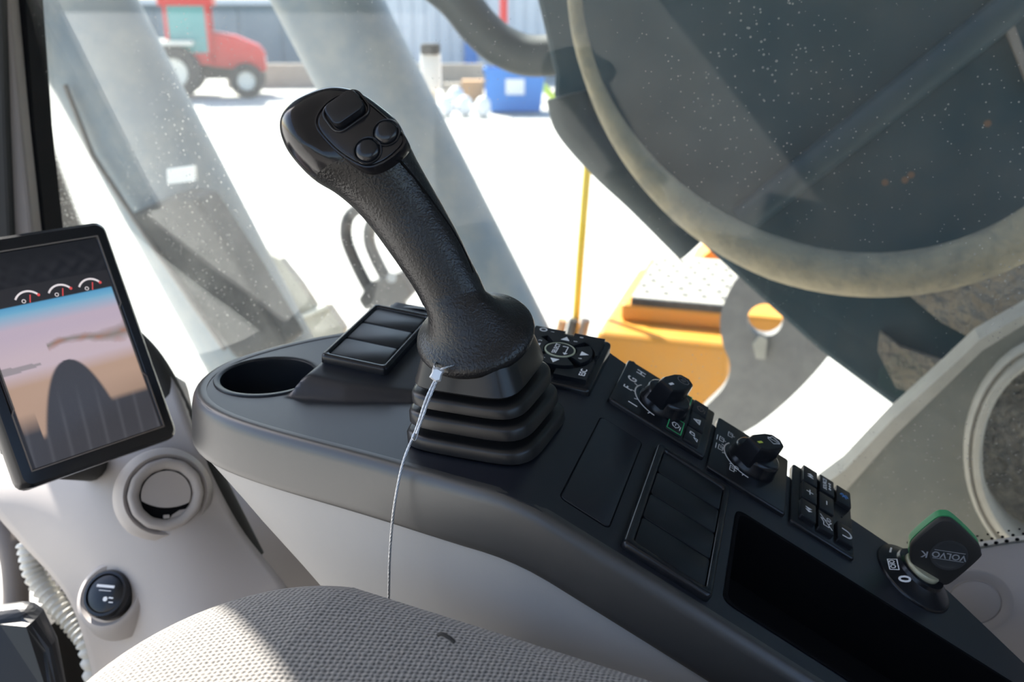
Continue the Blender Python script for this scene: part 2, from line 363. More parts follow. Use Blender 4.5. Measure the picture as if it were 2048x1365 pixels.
# ================================================================== CONSOLE
XL = [(-.35, .513), (.02, .511), (.10, .508), (.15, .506), (.20, .515), (.243, .526), (.29, .535), (.328, .541), (.37, .550), (.40, .558), (.425, .569), (.445, .584), (.458, .602), (.466, .622), (.469, .640)]
def xr_s(y):
    s = (Y0-y)/math.cos(AL); return lerp([(0, .789), (.154, .768), (.304, .754), (.35, .737), (.411, .697), (.45, .668), (.55, .60)], s)
XRt = [(.15, .789), (.30, .787), (.37, .782), (.40, .768), (.425, .742), (.445, .712), (.458, .688), (.466, .668), (.469, .650)]
def XR(y): return xr_s(y) if y < .15 else lerp(XRt, y)
def ztop(x, y):
    zC = CO.z-(CN.x*(x-CO.x)+CN.y*(y-CO.y))/CN.z
    blk = smin(zC-.0015, smin(-.301+1.15*(x-lerp([(.15, .655), (.25, .634), (.33, .612), (.38, .606)], y)), -.301+1.6*(.378-y), .004), .006)
    z = smax(-.30, blk, .004)
    return smin(z, Z0+(y-Y0)*math.tan(AL), .008)
rowsY = []
y = -.30
while y < .4685:
    rowsY.append(y); y += (.0025 if y > .1 else .004) if y < .44 else .0012
NX = 120
top = [[(XL_+(xr-XL_)*j/NX, y, 0) for j in range(NX+1)] for y, XL_, xr in [(y, lerp(XL, y), XR(y)) for y in rowsY]]
top = [[(a, b, ztop(a, b)) for a, b, _ in r] for r in top]
nR = len(top); nC = NX+1
vt = [p for r in top for p in r]; vb = [(x, y, z-.040) for x, y, z in vt]; nT = len(vt)
fc = [(i*nC+j, i*nC+j+1, (i+1)*nC+j+1, (i+1)*nC+j) for i in range(nR-1) for j in range(NX)]
fb = [tuple(nT+k for k in reversed(f)) for f in fc]
bd = [j for j in range(nC)]+[i*nC+NX for i in range(1, nR)]+[(nR-1)*nC+j for j in range(NX-1, -1, -1)]+[i*nC for i in range(nR-2, 0, -1)]
fsd = [(bd[k], nT+bd[k], nT+bd[(k+1) % len(bd)], bd[(k+1) % len(bd)]) for k in range(len(bd))]
console = thing('control_console', (.64, .15, -.56), 'dark grey and beige control console holding the joystick, knobs and switch pads', 'console')
shell = obj('top_cover', (vt+vb, fc+fb+fsd), 'plastic', console, smooth=35)
def cut(target, geo):
    c = obj('cutter', geo, 'deep_black'); c.data.materials.clear(); c.data.materials.append(MATS['plastic']); c.data.materials[0] = MATS['plastic']
    md = target.modifiers.new('cut', 'BOOLEAN'); md.object = c; md.operation = 'DIFFERENCE'; md.solver = 'EXACT'
    dg = bpy.context.evaluated_depsgraph_get(); dg.update()
    me = bpy.data.meshes.new_from_object(target.evaluated_get(dg)); target.modifiers.clear()
    old = target.data; target.data = me; me.name = old.name; bpy.data.meshes.remove(old); bpy.data.objects.remove(c)
CUP = V((.643, .4155, -.30)); CR = .0410
cut(shell, xf(lathe([(CR, -.09), (CR, .08)], 72), Matrix.Translation(CUP)))
RX0, RX1, RS0, RS1 = .536, .655, .152, .43
cut(shell, xf(plate((RX0+RX1)/2, -(RS0+RS1)/2, RX1-RX0, RS1-RS0, -.06, .03, .008, .0005), MB_))
shell.data.set_sharp_from_angle(angle=math.radians(35))
for p in shell.data.polygons: p.use_smooth = True
# cup lining and lip
cup = obj('cup_holder', xf(lathe([(CR+.0045, .0002), (CR+.004, .0012), (CR+.001, .0014), (CR-.001, .0002), (CR-.0015, -.004), (CR-.004, -.072), (CR-.010, -.078), (.001, -.078), (.001, -.082), (CR-.0005, -.082), (CR-.0002, -.004)], 72, False, False), Matrix.Translation(CUP)), 'key_black', console, smooth=50)
tray = obj('storage_tray', xf(join(
    loft([[(V((0, 0, 0))+V(((RX0+RX1)/2+x, -(RS0+RS1)/2+y, z))) for x, y in rrect(RX1-RX0-2*i, RS1-RS0-2*i, .008)] for i, z in ((-.0025, .0006), (-.001, .0010), (.0006, .0004), (.0012, -.004), (.004, -.052))], False, True)), MB_), 'deep_black', console, smooth=50)

# side band and lower side panel follow the outline of the top cover
path = [(lerp(XL, y), y) for y in [-.30+.02*i for i in range(22)]]+[(lerp(XL, y), y) for y in (.13, .14, .15, .16, .17, .18, .20, .22, .243, .27, .29, .31, .328, .35, .37, .385, .40, .413, .425, .436, .445, .452, .458, .463, .466, .468)]+[(.646, .4693)]+[(lerp(XRt, y), y) for y in (.468, .466, .462, .458, .452, .445, .436, .425, .412, .40, .385, .37, .34, .30, .25, .20, .16)]
path = sorted(set(p for p in path[:22] if p[1] < .13), key=lambda p: p[1])+path[22:]
def smooth_path(p, it=3):
    for _ in range(it): p = [p[0]]+[((a[0]+2*b[0]+c[0])/4, (a[1]+2*b[1]+c[1])/4) for a, b, c in zip(p, p[1:], p[2:])]+[p[-1]]
    return p
path = smooth_path(path, 4)
def outnormals(p):
    o = []
    for i in range(len(p)):
        a, b = p[max(i-1, 0)], p[min(i+1, len(p)-1)]; d = V((b[0]-a[0], b[1]-a[1], 0)).normalized(); o.append(V((-d.y, d.x, 0)))
    return o
pn = outnormals(path)
zs = [smin(-.30, Z0+(y-Y0)*math.tan(AL), .012) if i < len(path)*.62 else ztop(min(max(x, lerp(XL, y)), XR(y)), y) for i, (x, y) in enumerate(path)]
def sweep(prof): return loft([[V((x, y, z))+n*o+V((0, 0, dz)) for (x, y), n, z in zip(path, pn, zs)] for o, dz in prof], False, False, False)
band = obj('side_band', sweep([(-.006, .0004), (-.002, .0008), (.0010, .0003), (.0030, -.0012), (.0048, -.004), (.0062, -.008), (.0095, -.036), (.0098, -.040), (.0088, -.0425), (.006, -.043), (-.004, -.043)]), 'band', console, smooth=50)
def panel_pts(k, o):   # lower panel, k metres below the band
    r = []
    for (x, y), n, z in zip(path, pn, zs):
        yy = y if y < .0 else y*(1-.95*k/(.44)*max(0, y)/.46*1.0)
        p = V((x, yy, z-.043-k))+n*o; r.append(p)
    return r
panel = obj('side_panel', loft([panel_pts(k, o) for k, o in ((-.004, .0045), (.0, .0055), (.004, .006), (.05, .005), (.10, .002), (.16, -.004), (.30, -.012))], False, False, False), 'panel_grey', console, smooth=50)

# hatch lid on the rear slope
def onB(name, geo, m, parent, smooth=None): return obj(name, xf(geo, MB_), m, parent, smooth=smooth)
def onC(name, geo, m, parent, smooth=None): return obj(name, xf(geo, MC_), m, parent, smooth=smooth)
hatch = onB('hatch_lid', plate(.600, -.0425, .134, .0375, -.002, .0007, .004, .0005), 'plastic', console, 30)
onB('hatch_gap', ringplate(.600, -.0425, .1362, .0397, .1338, .0373, -.001, .0002, .005, .0001), 'deep_black', hatch)

# rear switch pad with four blanks
pad = onB('switch_pad', ringplate(.597, -.1065, .153, .067, .138, .055, 0, .0062, .004, .0022, zi=.001, ri=.003, cyi=-.1070), 'smooth_black', console, 60)
onB('pad_base', plate(.597, -.107, .139, .056, 0, .0025, .003, .0003), 'deep_black', pad)
for k in range(4):
    onB('blank_plate', plate(.597+(k-1.5)*.0344, -.107, .0334, .0540, .001, .0046, .0028, .0006), 'key_black', pad, 40)

# throttle panel
def panelB(name, x0, x1, s0, s1, h=.004):
    return onB(name, plate((x0+x1)/2, -(s0+s1)/2, x1-x0, s1-s0, -.002, h, .003, .0016), 'smooth_black', console, 50)
thr = panelB('throttle_panel', .697, .790, .0215, .1135, .0045)
onB('front_lip', loft([[(.698, -.0222, .003), (.698, -.0262, .0052), (.698, -.0285, .0044)], [(.789, -.0222, .003), (.789, -.0262, .0052), (.789, -.0285, .0044)]], True, True), 'smooth_black', thr, 60)
def knob(parent, cx, s, ang, r=.0215, ph=.0045, icon=None, tick='print'):
    M = MB_ @ Matrix.Translation((cx, -s, ph)) @ Matrix.Rotation(ang, 4, 'Z')      # local +x = pointer direction
    k = obj('rotary_knob', xf(lathe([(r+.0012, 0), (r+.0012, .002), (r, .004), (r*.97, .010), (r*.93, .0125), (r*.86, .0132)], 40), M), 'smooth_black', parent, smooth=50)
    L0, L1, w = r*1.05, r*1.0, r*.46
    def prof(l0, l1, ww, z): return [(l0, -ww*.72, z), (l0, ww*.72, z), (l0*.55, ww, z), (-l1*.35, ww, z), (-l1*.8, ww*.75, z), (-l1, 0, z), (-l1*.8, -ww*.75, z), (-l1*.35, -ww, z), (l0*.55, -ww, z)]
    body = loft([prof(L0, L1, w*1.15, .006), prof(L0*.98, L1*.98, w*1.05, .0225), prof(L0*.95, L1*.97, w*1.0, .0252), prof(L0*.89, L1*.92, w*.9, .0264)])
    obj('knob_grip', xf(body, M), 'smooth_black', parent, smooth=25)
    g = [stroke([(r*.72, 0), (r*.48, 0)], .0024, .0264)]
    obj('pointer_mark', xf(join(*g), M), tick, parent)
    return M
ptr = math.atan2(.61, -.79)
M = knob(thr, .741, .0655, math.atan2(.40, -.92))
# coolant / engine outline icon on the knob
def eng(c, sc, w, z=.0264): return join(stroke([(c+sc*x, sc*y) for x, y in ((-.9, .2), (-.5, .75), (.1, .9), (.7, .55), (.95, 0), (.7, -.55), (.1, -.9), (-.5, -.75), (-.9, -.2), (-.7, -.1), (-.7, .1))], w, z, True), stroke([(c-.2*sc, -.3*sc), (c-.2*sc, .3*sc)], w, z), stroke([(c+.25*sc, -.3*sc), (c+.25*sc, .3*sc)], w, z))
obj('engine_icon', xf(eng(-.009, .0062, .0005), M), 'grey_metal', thr)
g = []
kc = (.741, -.0655)
def pol(c, r, deg): return (c[0]+r*math.cos(math.radians(deg)), c[1]+r*math.sin(math.radians(deg)))
g.append(stroke(arc(*kc, .0272, 62, 172, 20), .0011, .0045))
for deg in (163, 128, 103, 74): g.append(stroke([pol(kc, .0272, deg), pol(kc, .031, deg)], .0008, .0045))
for ch, p in (('I', (.7105, -.0420)), ('F', (.7335, -.0320)), ('G', (.7540, -.0325)), ('H', (.7760, -.0375))): g.append(text(ch, .0120, p[0], p[1], .0047, 0))
onB('lettering', join(*g), 'print', thr)
def key(parent, x, s, w, h, z1, m='key_black', name='key'):
    return onB(name, plate(x, -s, w, h, .003, z1, .0012, .0007), m, parent, 40)
for x, s in ((.7165, .0815), (.7165, .0985), (.7475, .0992), (.7745, .0985), (.7735, .0815)):
    key(thr, x, s, .026, .0145, .0062)
Z = .0063
for x, s in ((.7165, .0815), (.7735, .0815)): onB('green_frame', stroke([(x-.0122, -s-.0066), (x+.0122, -s-.0066), (x+.0122, -s+.0066), (x-.0122, -s+.0066)], .0007, Z, True), 'print_green', thr)
def icon_eng(x, s, k=.0045): return join(stroke([(x+k*a, -s+k*b) for a, b in ((-1.1, -.2), (-.7, .5), (.1, .75), (.8, .4), (.9, -.2), (.3, -.75), (-.5, -.6), (-.8, -.3))], .0007, Z, True), stroke([(x-k*.3, -s), (x+k*.4, -s)], .0006, Z), stroke([(x-k*1.2, -s-k*1.0), (x+k*.2, -s-k*1.05)], .0007, Z))
def icon_tri(x, s, k=.0052): return join(stroke([(x+k*math.cos(math.radians(a)), -s+k*.8*math.sin(math.radians(a))) for a in (90, 210, 330)], .0008, Z, True), stroke([(x+.5*k*math.cos(math.radians(a)), -s+.42*k*math.sin(math.radians(a))) for a in (90, 210, 330)], .0006, Z, True))
def icon_beacon(x, s, k=.0045): return join(stroke([(x-k*1.4, -s-k), (x-k*.4, -s-k*.2), (x-k*.4, -s-k)], .0007, Z, True), stroke([(x+k*.1, -s-k*.3), (x+k*1.2, -s-k*.1), (x+k*1.3, -s+k*.7), (x+k*.4, -s+k*.8)], .0007, Z, True), stroke(arc(x+k*.7, -s+.2*k, .45*k, 0, 360, 10), .0005, Z))
onB('key_icons', join(icon_eng(.7165, .0815), icon_beacon(.7165, .0985), icon_tri(.7475, .0992)), 'print', thr)
onB('faint_icon', icon_eng(.7745, .0985), 'trim_brown', thr)

# wiper panel
wip = panelB('wiper_panel', .687, .787, .1175, .1905, .0042)
M = knob(wip, .735, .1545, math.atan2(.55, -.83), ph=.0042, tick='lime')
obj('wiper_icon', xf(join(stroke([(-.004, -.0035), (-.013, -.0045), (-.013, .0045), (-.004, .0035)], .0005, .0264, True), stroke([(-.006, -.005), (-.011, .003)], .0005, .0264), stroke([(-.0145, -.003), (-.0145, .003)], .0004, .0264)), M), 'print', wip)
kc = (.735, -.1545); g = [stroke(arc(*kc, .0262, 60, 178, 20), .0011, .0043)]
for deg in (168, 140, 112, 84): g.append(stroke([pol(kc, .0262, deg), pol(kc, .0290, deg)], .0007, .0043))
def wicon(x, y, k=.0034, bar=0):
    r_ = [stroke([(x-k, y-k*.2), (x+k, y-k*.2), (x+k*1.2, y+k), (x-k*1.2, y+k)], .0005, .0043, True), stroke([(x, y-k*.8), (x+k*.3, y+k*.6)], .0005, .0043)]
    if bar: r_.append(stroke([(x-k*1.6, y+k*1.7), (x+k*1.2, y+k*1.7)], .0006, .0043))
    return join(*r_)
g += [wicon(.7305, -.1265, bar=1), wicon(.7465, -.1260, bar=1), wicon(.7650, -.1330), wicon(.7070, -.1400), text('O', .006, .7125, -.1425, .0044)]
onB('lettering', join(*g), 'print', wip)

# audio keypad
aud = panelB('audio_keypad', .686, .788, .1955, .2545, .0035)
Z = .0073
kp = [(.7750, .2110), (.7435, .2105), (.7115, .2095), (.7765, .2280), (.7430, .2270), (.7095, .2260), (.7755, .2450), (.7105, .2440)]
for x, s in kp: key(aud, x, s, .0285, .0142, .0072)
def dbl(x, s, d, k=.0032): return join(*[poly([(x+d*(o+k*.9), -s), (x+d*(o-.1*k), -s-k), (x+d*(o-.1*k), -s+k)] if d > 0 else [(x+d*(o+k*.9), -s), (x+d*(o-.1*k), -s+k), (x+d*(o-.1*k), -s-k)], Z) for o in (-k, k*.2)])
g = [dbl(.7750, .2110, 1), dbl(.7115, .2095, -1), stroke([(.7395, -.2105), (.7475, -.2105)], .0009, Z), stroke([(.7435, -.2075), (.7435, -.2135)], .0009, Z), stroke([(.7400, -.2270), (.7460, -.2270)], .0009, Z),
     text('SOURCE', .0052, .7765, -.2258, Z), stroke([(.7705, -.2305), (.7825, -.2305)], .0006, Z), disc(.7715, -.2305, .0014, Z, 8), disc(.7815, -.2305, .0014, Z, 8), disc(.7765, -.2305, .0012, Z, 8),
     stroke([(.7030, -.2235), (.7030, -.2285), (.7080, -.2285), (.7120, -.2310), (.7120, -.2210), (.7080, -.2235)], .0007, Z, True), stroke([(.7015, -.2315), (.7175, -.2205)], .0007, Z), stroke(arc(.7155, -.2285, .0018, 0, 360, 10), .0006, Z),
     stroke([(.7050, -.2415)]+arc(.7105, -.2440, .0055, 205, 335, 10)+[(.7160, -.2415)], .0016, Z)]
for q in g: onB('key_symbol', q, 'print', aud)
onB('wireless_symbol', join(stroke([(.7725, -.2432), (.7790, -.2470), (.7755, -.2490), (.7755, -.2410), (.7790, -.2432), (.7725, -.2470)], .0007, Z), disc(.7755, -.2450, .0010, Z, 8)), 'print_blue', aud)
onB('microphone_hole', disc(.7425, -.2440, .0010, .0035, 10), 'deep_black', aud)

# ignition switch on the slope
IC = V((.7215, -.3130, 0)); IM = MB_ @ Matrix.Translation(IC)
ign = obj('ignition_switch', xf(lathe([(.039, -.002), (.039, .0006), (.038, .0022), (.036, .0026), (.0245, .0090), (.0235, .0120), (.021, .0125), (.0175, .0118), (.0165, .008), (.001, .008)], 60, False, True, f=None), IM @ Matrix.Diagonal((1, .86, 1, 1))), 'smooth_black', console, smooth=40)
obj('lock_cylinder', xf(lathe([(.0155, .006), (.0155, .0125), (.0145, .0138), (.001, .0138)], 40), IM @ Matrix.Translation((.002, -.001, 0))), 'brass', ign, smooth=40)
obj('key_slot', xf(plate(.002, -.001, .004, .016, .0137, .0141, .001, .0001, rot=.5), IM), 'deep_black', ign)
def cone(geo):  # bend print on the sloping collar
    r_ = []
    for x, y, z in geo[0]:
        rr = math.hypot(x, y/.86); r_.append((x, y, .0026+(.036-rr)/(.036-.0245)*.0064+.0004))
    return r_, geo[1]
g = [cone(stroke([(.0065, .0250), (.0170, .0225)], .0013, 0)), cone(stroke([(x-.010, y+.0225) for x, y in ((-.006, -.003), (.006, -.001), (.005, .005), (-.007, .003))], .0008, 0, True)), cone(text('OIO', .0052, -.0105, .0240, 0, .2)), cone(text('0', .0125, -.0235, .0140, 0, .25))]
obj('lettering', xf(join(*g), IM), 'print', ign)

# front switch pad (three blanks) on the raised block
CPx, CPy = .0548*SC, -.029*SC
fpad = onC('switch_pad', ringplate(CPx, CPy, .1120, .0600, .1000, .0500, -.002, .0060, .004, .0022, zi=.001, ri=.003), 'smooth_black', console, 60)
onC('pad_base', plate(CPx, CPy, .101, .051, 0, .0025, .003, .0003), 'deep_black', fpad)
for k in range(3): onC('blank_plate', plate(CPx+(k-1)*.0335, CPy, .0322, .0488, .001, .0046, .0028, .0006), 'key_black', fpad, 40)

# select keypad
SP = V((.0835*SC, -.1815*SC, 0)); SM = MC_ @ Matrix.Translation((SP.x, SP.y, .0))
sel = obj('select_keypad', xf(plate(-.002, -.001, .096, .074, -.010, .0045, .005, .0025), SM), 'smooth_black', console, smooth=50)
H1 = .0095
def sector(r0, r1, a0, a1, z0, z1, n=10):
    o = [pol((0, 0), r1, a0+(a1-a0)*i/n) for i in range(n+1)]+[pol((0, 0), r0, a1-(a1-a0)*i/n) for i in range(n+1)]
    return loft([[(x, y, z0) for x, y in o], [(x, y, z1) for x, y in o]])
for a in (0, 90, 180, 270):
    obj('arrow_key', xf(sector(.0150, .0285, a-37, a+37, .003, H1+.001), SM), 'key_black', sel)
obj('select_button', xf(lathe([(.0135, .003), (.0135, H1), (.0128, H1+.0008), (.001, H1+.001)], 40), SM), 'key_black', sel, smooth=40)
obj('select_rim', xf(lathe([(.0136, H1), (.0136, H1+.0009), (.0125, H1+.0013), (.0122, H1+.0009)], 48, False, False), SM), 'select_rim', sel, smooth=40)
def corner(sx, sy):   # corner keys outside the ring
    o = [(sx*.0405, sy*.0045), (sx*.0405, sy*.0325), (sx*.006, sy*.0325)]+[pol((0, 0), .0310, (math.degrees(math.atan2(sy*.0305, sx*.005)))+(math.degrees(math.atan2(sy*.004, sx*.0307))-math.degrees(math.atan2(sy*.0305, sx*.005)))*i/8) for i in range(9)]
    return loft([[(x, y, .003) for x, y in o], [(x, y, H1-.001) for x, y in o]])
for sx in (1, -1):
    for sy in (1, -1):
        a = [(sx*.0405, sy*.0045), (sx*.0405, sy*.0325), (sx*.006, sy*.0325)]
        t0, t1 = math.radians(80), math.radians(8)
        a += [(sx*.0310*math.cos(t0+(t1-t0)*i/8), sy*.0310*math.sin(t0+(t1-t0)*i/8)) for i in range(9)]
        obj('corner_key', xf(loft([[(x, y, .003) for x, y in a], [(x, y, H1-.001) for x, y in a]]), SM), 'key_black', sel)
g = []
for a, d in ((0, '5'), (90, '3'), (180, '7'), (270, '6')):
    p = pol((0, 0), .0215, a)
    q = V((math.cos(math.radians(a)), math.sin(math.radians(a)), 0)); w_ = V((-q.y, q.x, 0))
    tri = [V((*p, 0))+q*.0042, V((*p, 0))-q*.0030+w_*.0040, V((*p, 0))-q*.0030-w_*.0040]
    g.append(poly([(t.x, t.y) for t in tri], H1+.0011)); pp = pol((0, 0), .0222, a-25); g.append(text(d, .0042, pp[0], pp[1], H1+.0012))
g += [text('SELECT', .0058, .0005, .0035, H1+.0012), stroke([(.0065, -.0012), (.0065, -.0058), (-.0055, -.0058)], .0008, H1+.0011), poly([(-.0085, -.0058), (-.0050, -.0036), (-.0050, -.0080)], H1+.0011),
      text('ESC', .0075, -.0290, -.0275, H1-.0008), text('8', .0045, .0340, -.0120, H1-.0008), text('1', .0045, .0340, .0150, H1-.0008), stroke(arc(.0350, .0240, .0030, 0, 360, 12), .0012, H1-.0009)]
obj('lettering', xf(join(*g), SM), 'print', sel)
key_strip = obj('shortcut_key', xf(plate(.004, .0425, .030, .010, -.002, .0075, .0015, .0008), SM), 'key_black', sel, smooth=40)
# low key next to the front pad, half hidden by the handle
onC('shortcut_key', plate(.0150, -.0975, .060, .016, -.003, .0050, .003, .0012), 'smooth_black', console, 50)

# ================================================================== JOYSTICK
JB = V((.5975, .2010, -.2995))
joy = thing('joystick', JB, 'black joystick with leather-grained grip, thumb buttons and rubber bellows', 'joystick')
FC = V((.585, .207, -.216))
fn = (FW*-.66+(CU*.97-RT*.22)*.75).normalized()
def bootr(t):   # square plan with rounded corners
    t = t+math.radians(4); p = 5.0
    return (abs(math.cos(t))**p+abs(math.sin(t))**p)**(-1/p)
def bootloop(r, h, n=72):
    c = JB.lerp(FC-fn*.012, max(0, min(1, h/.078))); k = max(0, min(1, (h-.03)/.06))
    nn = V((0, 0, 1)).lerp(fn, k*.55).normalized(); Mf = frame_from(c, nn, V((0, 1, 0)))
    return [Mf @ V((r*bootr(2*math.pi*j/n)*math.cos(2*math.pi*j/n), r*.96*bootr(2*math.pi*j/n)*math.sin(2*math.pi*j/n), 0)) for j in range(n)]
prof = []
for r_, h in ((.0525, 0), (.0490, .0178), (.0455, .0352)):
    prof += [(r_-.0015, h), (r_, h+.0012), (r_-.0004, h+.0085), (r_-.0016, h+.0108), (r_-.0042, h+.0120), (r_-.0120, h+.0124), (r_-.0130, h+.0126), (r_-.0130, h+.0172), (r_-.0125, h+.0175)]
prof += [(.0330, .0530)]
obj('bellows', loft([bootloop(r, h) for r, h in prof], True, True), 'rubber', joy, smooth=50)
cp = [(.0390, .0528), (.0412, .0532), (.0418, .0548), (.0350, .0800), (.0330, .0850)]
obj('collar', loft([bootloop(r, h) for r, h in cp], True, True), 'rubber', joy, smooth=40)
def Q(zx, zy, d): return PD(540+zx/2.2375, 150+zy/2.2375, d)
secs = [((735, 1120), (985, 1060)), ((708, 1078), (978, 1005)), ((658, 978), (948, 925)), ((598, 885), (902, 835)), ((528, 785), (848, 722)), ((450, 680), (782, 600)), ((375, 597), (712, 478)), ((290, 527), (655, 375)), ((197, 470), (612, 285)), ((122, 395), (575, 215)), ((72, 318), (515, 160)), ((53, 235), (425, 97)), ((78, 168), (335, 68)), ((128, 122), (262, 68)), ((165, 98), (215, 78))]
secs = [(V((*a, 0)), V((*b, 0))) for a, b in secs]
Ls = cat([a for a, b in secs], 6); Rs = cat([b for a, b in secs], 6); NS = len(Ls)
pN = (FW*-.95+CU*.20-RT*.10).normalized(); pC = Q(395, 245, .6020)
loops = []
for i in range(NS):
    t = i/(NS-1); d = lerp([(0, .655), (.35, .648), (.65, .632), (.8, .632), (1, .641)], t); kb = lerp([(0, .95), (.45, 1.05), (.7, 1.0), (1, .9)], t)
    a = Q(Ls[i].x, Ls[i].y, d); b = Q(Rs[i].x, Rs[i].y, d); c = (a+b)/2; e1 = (b-a)/2; hw = e1.length; L = []
    for j in range(48):
        th = 2*math.pi*j/48; cs, sn = math.cos(th), math.sin(th); ex = 2/2.35
        p = c+e1*(abs(cs)**ex*(1 if cs >= 0 else -1))+FW*(kb*hw*(abs(sn)**ex*(1 if sn >= 0 else -1)))
        if t > .40:      # soft flat for the thumb panel
            dep = p.dot(FW); zx = (1024+FPX*p.dot(RT)/dep-540)*2.2375; zy = (682.5-FPX*p.dot(CU)/dep-150)*2.2375
            ax, ay = zx-400, zy-245; q1, q2 = ax*.77+ay*.64, -ax*.64+ay*.77; rho = math.hypot(q1/235, q2/165)
            dd = (p-pC).dot(pN); p = p-pN*(dd-smin(dd, -.002, .010))*min(1, (t-.40)/.15)*max(0, min(1, (1.55-rho)/.55))
        L.append(p)
    loops.append(L)
gx_ = (RT-fn*RT.dot(fn)).normalized(); gy_ = (FW-fn*FW.dot(fn)); gy_ = (gy_-gx_*gy_.dot(gx_)).normalized()
def fl_loop(r, h, w):
    G = loops[9]; gc = sum(G, V((0, 0, 0)))/len(G); o = []
    for j in range(48):
        th = 2*math.pi*j/48; p = FC+fn*h+(gx_*math.cos(th)+gy_*math.sin(th))*r; o.append(p.lerp(gc+(G[j]-gc), w))
    return o
flange_loops = [fl_loop(*q) for q in ((.030, -.0115, 0), (.0385, -.0112, 0), (.0418, -.0092, 0), (.0428, -.0058, 0), (.0422, -.0028, 0), (.0404, -.0004, 0), (.0372, .0018, .02), (.0338, .0042, .07), (.0308, .0072, .18), (.0285, .0108, .38), (.0268, .0146, .62), (.0258, .0182, .84), (.025, .022, 1.0))]
grip = obj('grip', loft(flange_loops+loops[10:int(NS*.56)+1], True, False), 'leather', joy, smooth=60)
head = obj('grip_head', loft(loops[int(NS*.56):], False, True), 'head_gloss', joy, smooth=60)
def onpanel(zx, zy, h=0): return PP(540+zx/2.2375, 150+zy/2.2375, pN, pC+pN*h)
pout = cat([V((x, y, 0)) for x, y in ((197, 215), (235, 130), (320, 78), (400, 92), (510, 178), (590, 255), (606, 300), (565, 350), (500, 395), (430, 412), (350, 378), (265, 310))], 6, True)
pc0 = sum(pout, V((0, 0, 0)))/len(pout)
def ploop(sc, h): return [onpanel(pc0.x+(p.x-pc0.x)*sc, pc0.y+(p.y-pc0.y)*sc, 0)+pN*h for p in pout]
tp = obj('thumb_panel', loft([ploop(1.02, -.012), ploop(1.02, -.0022), ploop(1.0, -.0008), ploop(.965, -.0006), ploop(.945, -.0018), ploop(.925, -.0018), ploop(.915, -.0008), ploop(.89, -.0005)], False, True), 'head_gloss', joy, smooth=40)
for zx, zy in ((438, 340), (520, 260)):
    c = onpanel(zx, zy, -.0006); Mb = frame_from(c, pN, CU)
    b = obj('thumb_button', xf(lathe([(.0098, .0), (.0098, .0006), (.0094, .0014), (.0086, .0012), (.0082, .0002)], 36, False, False), Mb), 'smooth_black', joy, smooth=50)
    obj('button_dome', xf(lathe([(.0080, -.001), (.0080, .0006), (.0074, .0024), (.0058, .0036), (.0032, .0042), (.0005, .0044)], 32), Mb), 'smooth_black', b, smooth=60)
c = onpanel(340, 160, -.0006); ra = (onpanel(440, 95)-onpanel(240, 235)); ra = (ra-pN*ra.dot(pN)).normalized()
Mr = axes(c, ra, pN.cross(ra), pN)
rk = obj('rocker_switch', xf(plate(0, -.0005, .0245, .0178, .001, .0072, .0052, .0012, taper=.0004), Mr), 'smooth_black', joy, smooth=40)
obj('rocker_well', xf(ringplate(0, -.0006, .0300, .0230, .0262, .0195, 0, .0016, .0075, .0007), Mr), 'head_gloss', rk, smooth=50)
# seam of the grip, laid on the surface
def onloop(zx, zy):
    best = None
    for L in loops:
        for p in L:
            d = p.dot(FW); u = 1024+FPX*p.dot(RT)/d; v = 682.5-FPX*p.dot(CU)/d; e = (u-(540+zx/2.2375))**2+(v-(150+zy/2.2375))**2
            if e < 60 and (best is None or d < best): best = d
    return Q(zx, zy, (best or .62)-.0002)
sp = [onloop(x, y) for x, y in ((566, 362), (610, 415), (655, 470), (705, 535), (755, 605), (805, 675), (850, 750), (885, 820), (910, 885))]
obj('grip_seam', tube(cat(sp, 5), lambda t: .0007*(1-.4*t), 6), 'deep_black', joy, smooth=60)

# ================================================================== KEY
kb0 = MB_ @ (IC+V((.002, -.001, .0138)))
ktop = PP(1893, 1100, FW, FW*(kb0.dot(FW)-.012))
kx_dir = None
Kn = (-FW*.86-CU*.38-RT*.24).normalized()
key_t = thing('ignition_key', kb0, 'black plastic ignition key with green rim in the ignition lock', 'key')
def onk(u, v, h=0): return PP(u, v, Kn, ktop+Kn*h)
kout = [(1828, 1078), (1872, 1040), (1893, 1034), (1912, 1042), (1955, 1083), (1962, 1100), (1958, 1112), (1905, 1158), (1885, 1165), (1868, 1163), (1834, 1135), (1822, 1118), (1821, 1095)]
kc_ = (sum(p[0] for p in kout)/len(kout), sum(p[1] for p in kout)/len(kout))
kp_ = cat([V((x, y, 0)) for x, y in kout], 4, True)
def kl(sc, h): return [onk(kc_[0]-2+(p.x-kc_[0])*sc, kc_[1]-1+(p.y-kc_[1])*sc, 0)+Kn*h for p in kp_]
obj('key_head', loft([kl(.97, -.001), kl(1.0, .0006), kl(1.0, .0042), kl(.97, .0058), kl(.90, .0064)], True, True), 'key_rubber', key_t, smooth=40)
obj('green_back', loft([kl(.95, -.0105), kl(.99, -.0098), kl(1.0, -.0080), kl(1.0, -.0012)], True, True), 'green_plastic', key_t, smooth=40)
ke = onk(1895, 1102, 0)+Kn*.0064; kr = (onk(1956, 1112, .0064)-onk(1836, 1094, .0064)).normalized()
Mk = axes(ke, -kr, -(Kn.cross(kr)), Kn)     # the emblem reads upside down
em = obj('emblem', xf(join(lathe([(.0142, -.0003), (.0142, .0006), (.0132, .0008), (.0118, .0004), (.0112, .0001)], 40, False, True)), Mk), 'emblem', key_t, smooth=50)
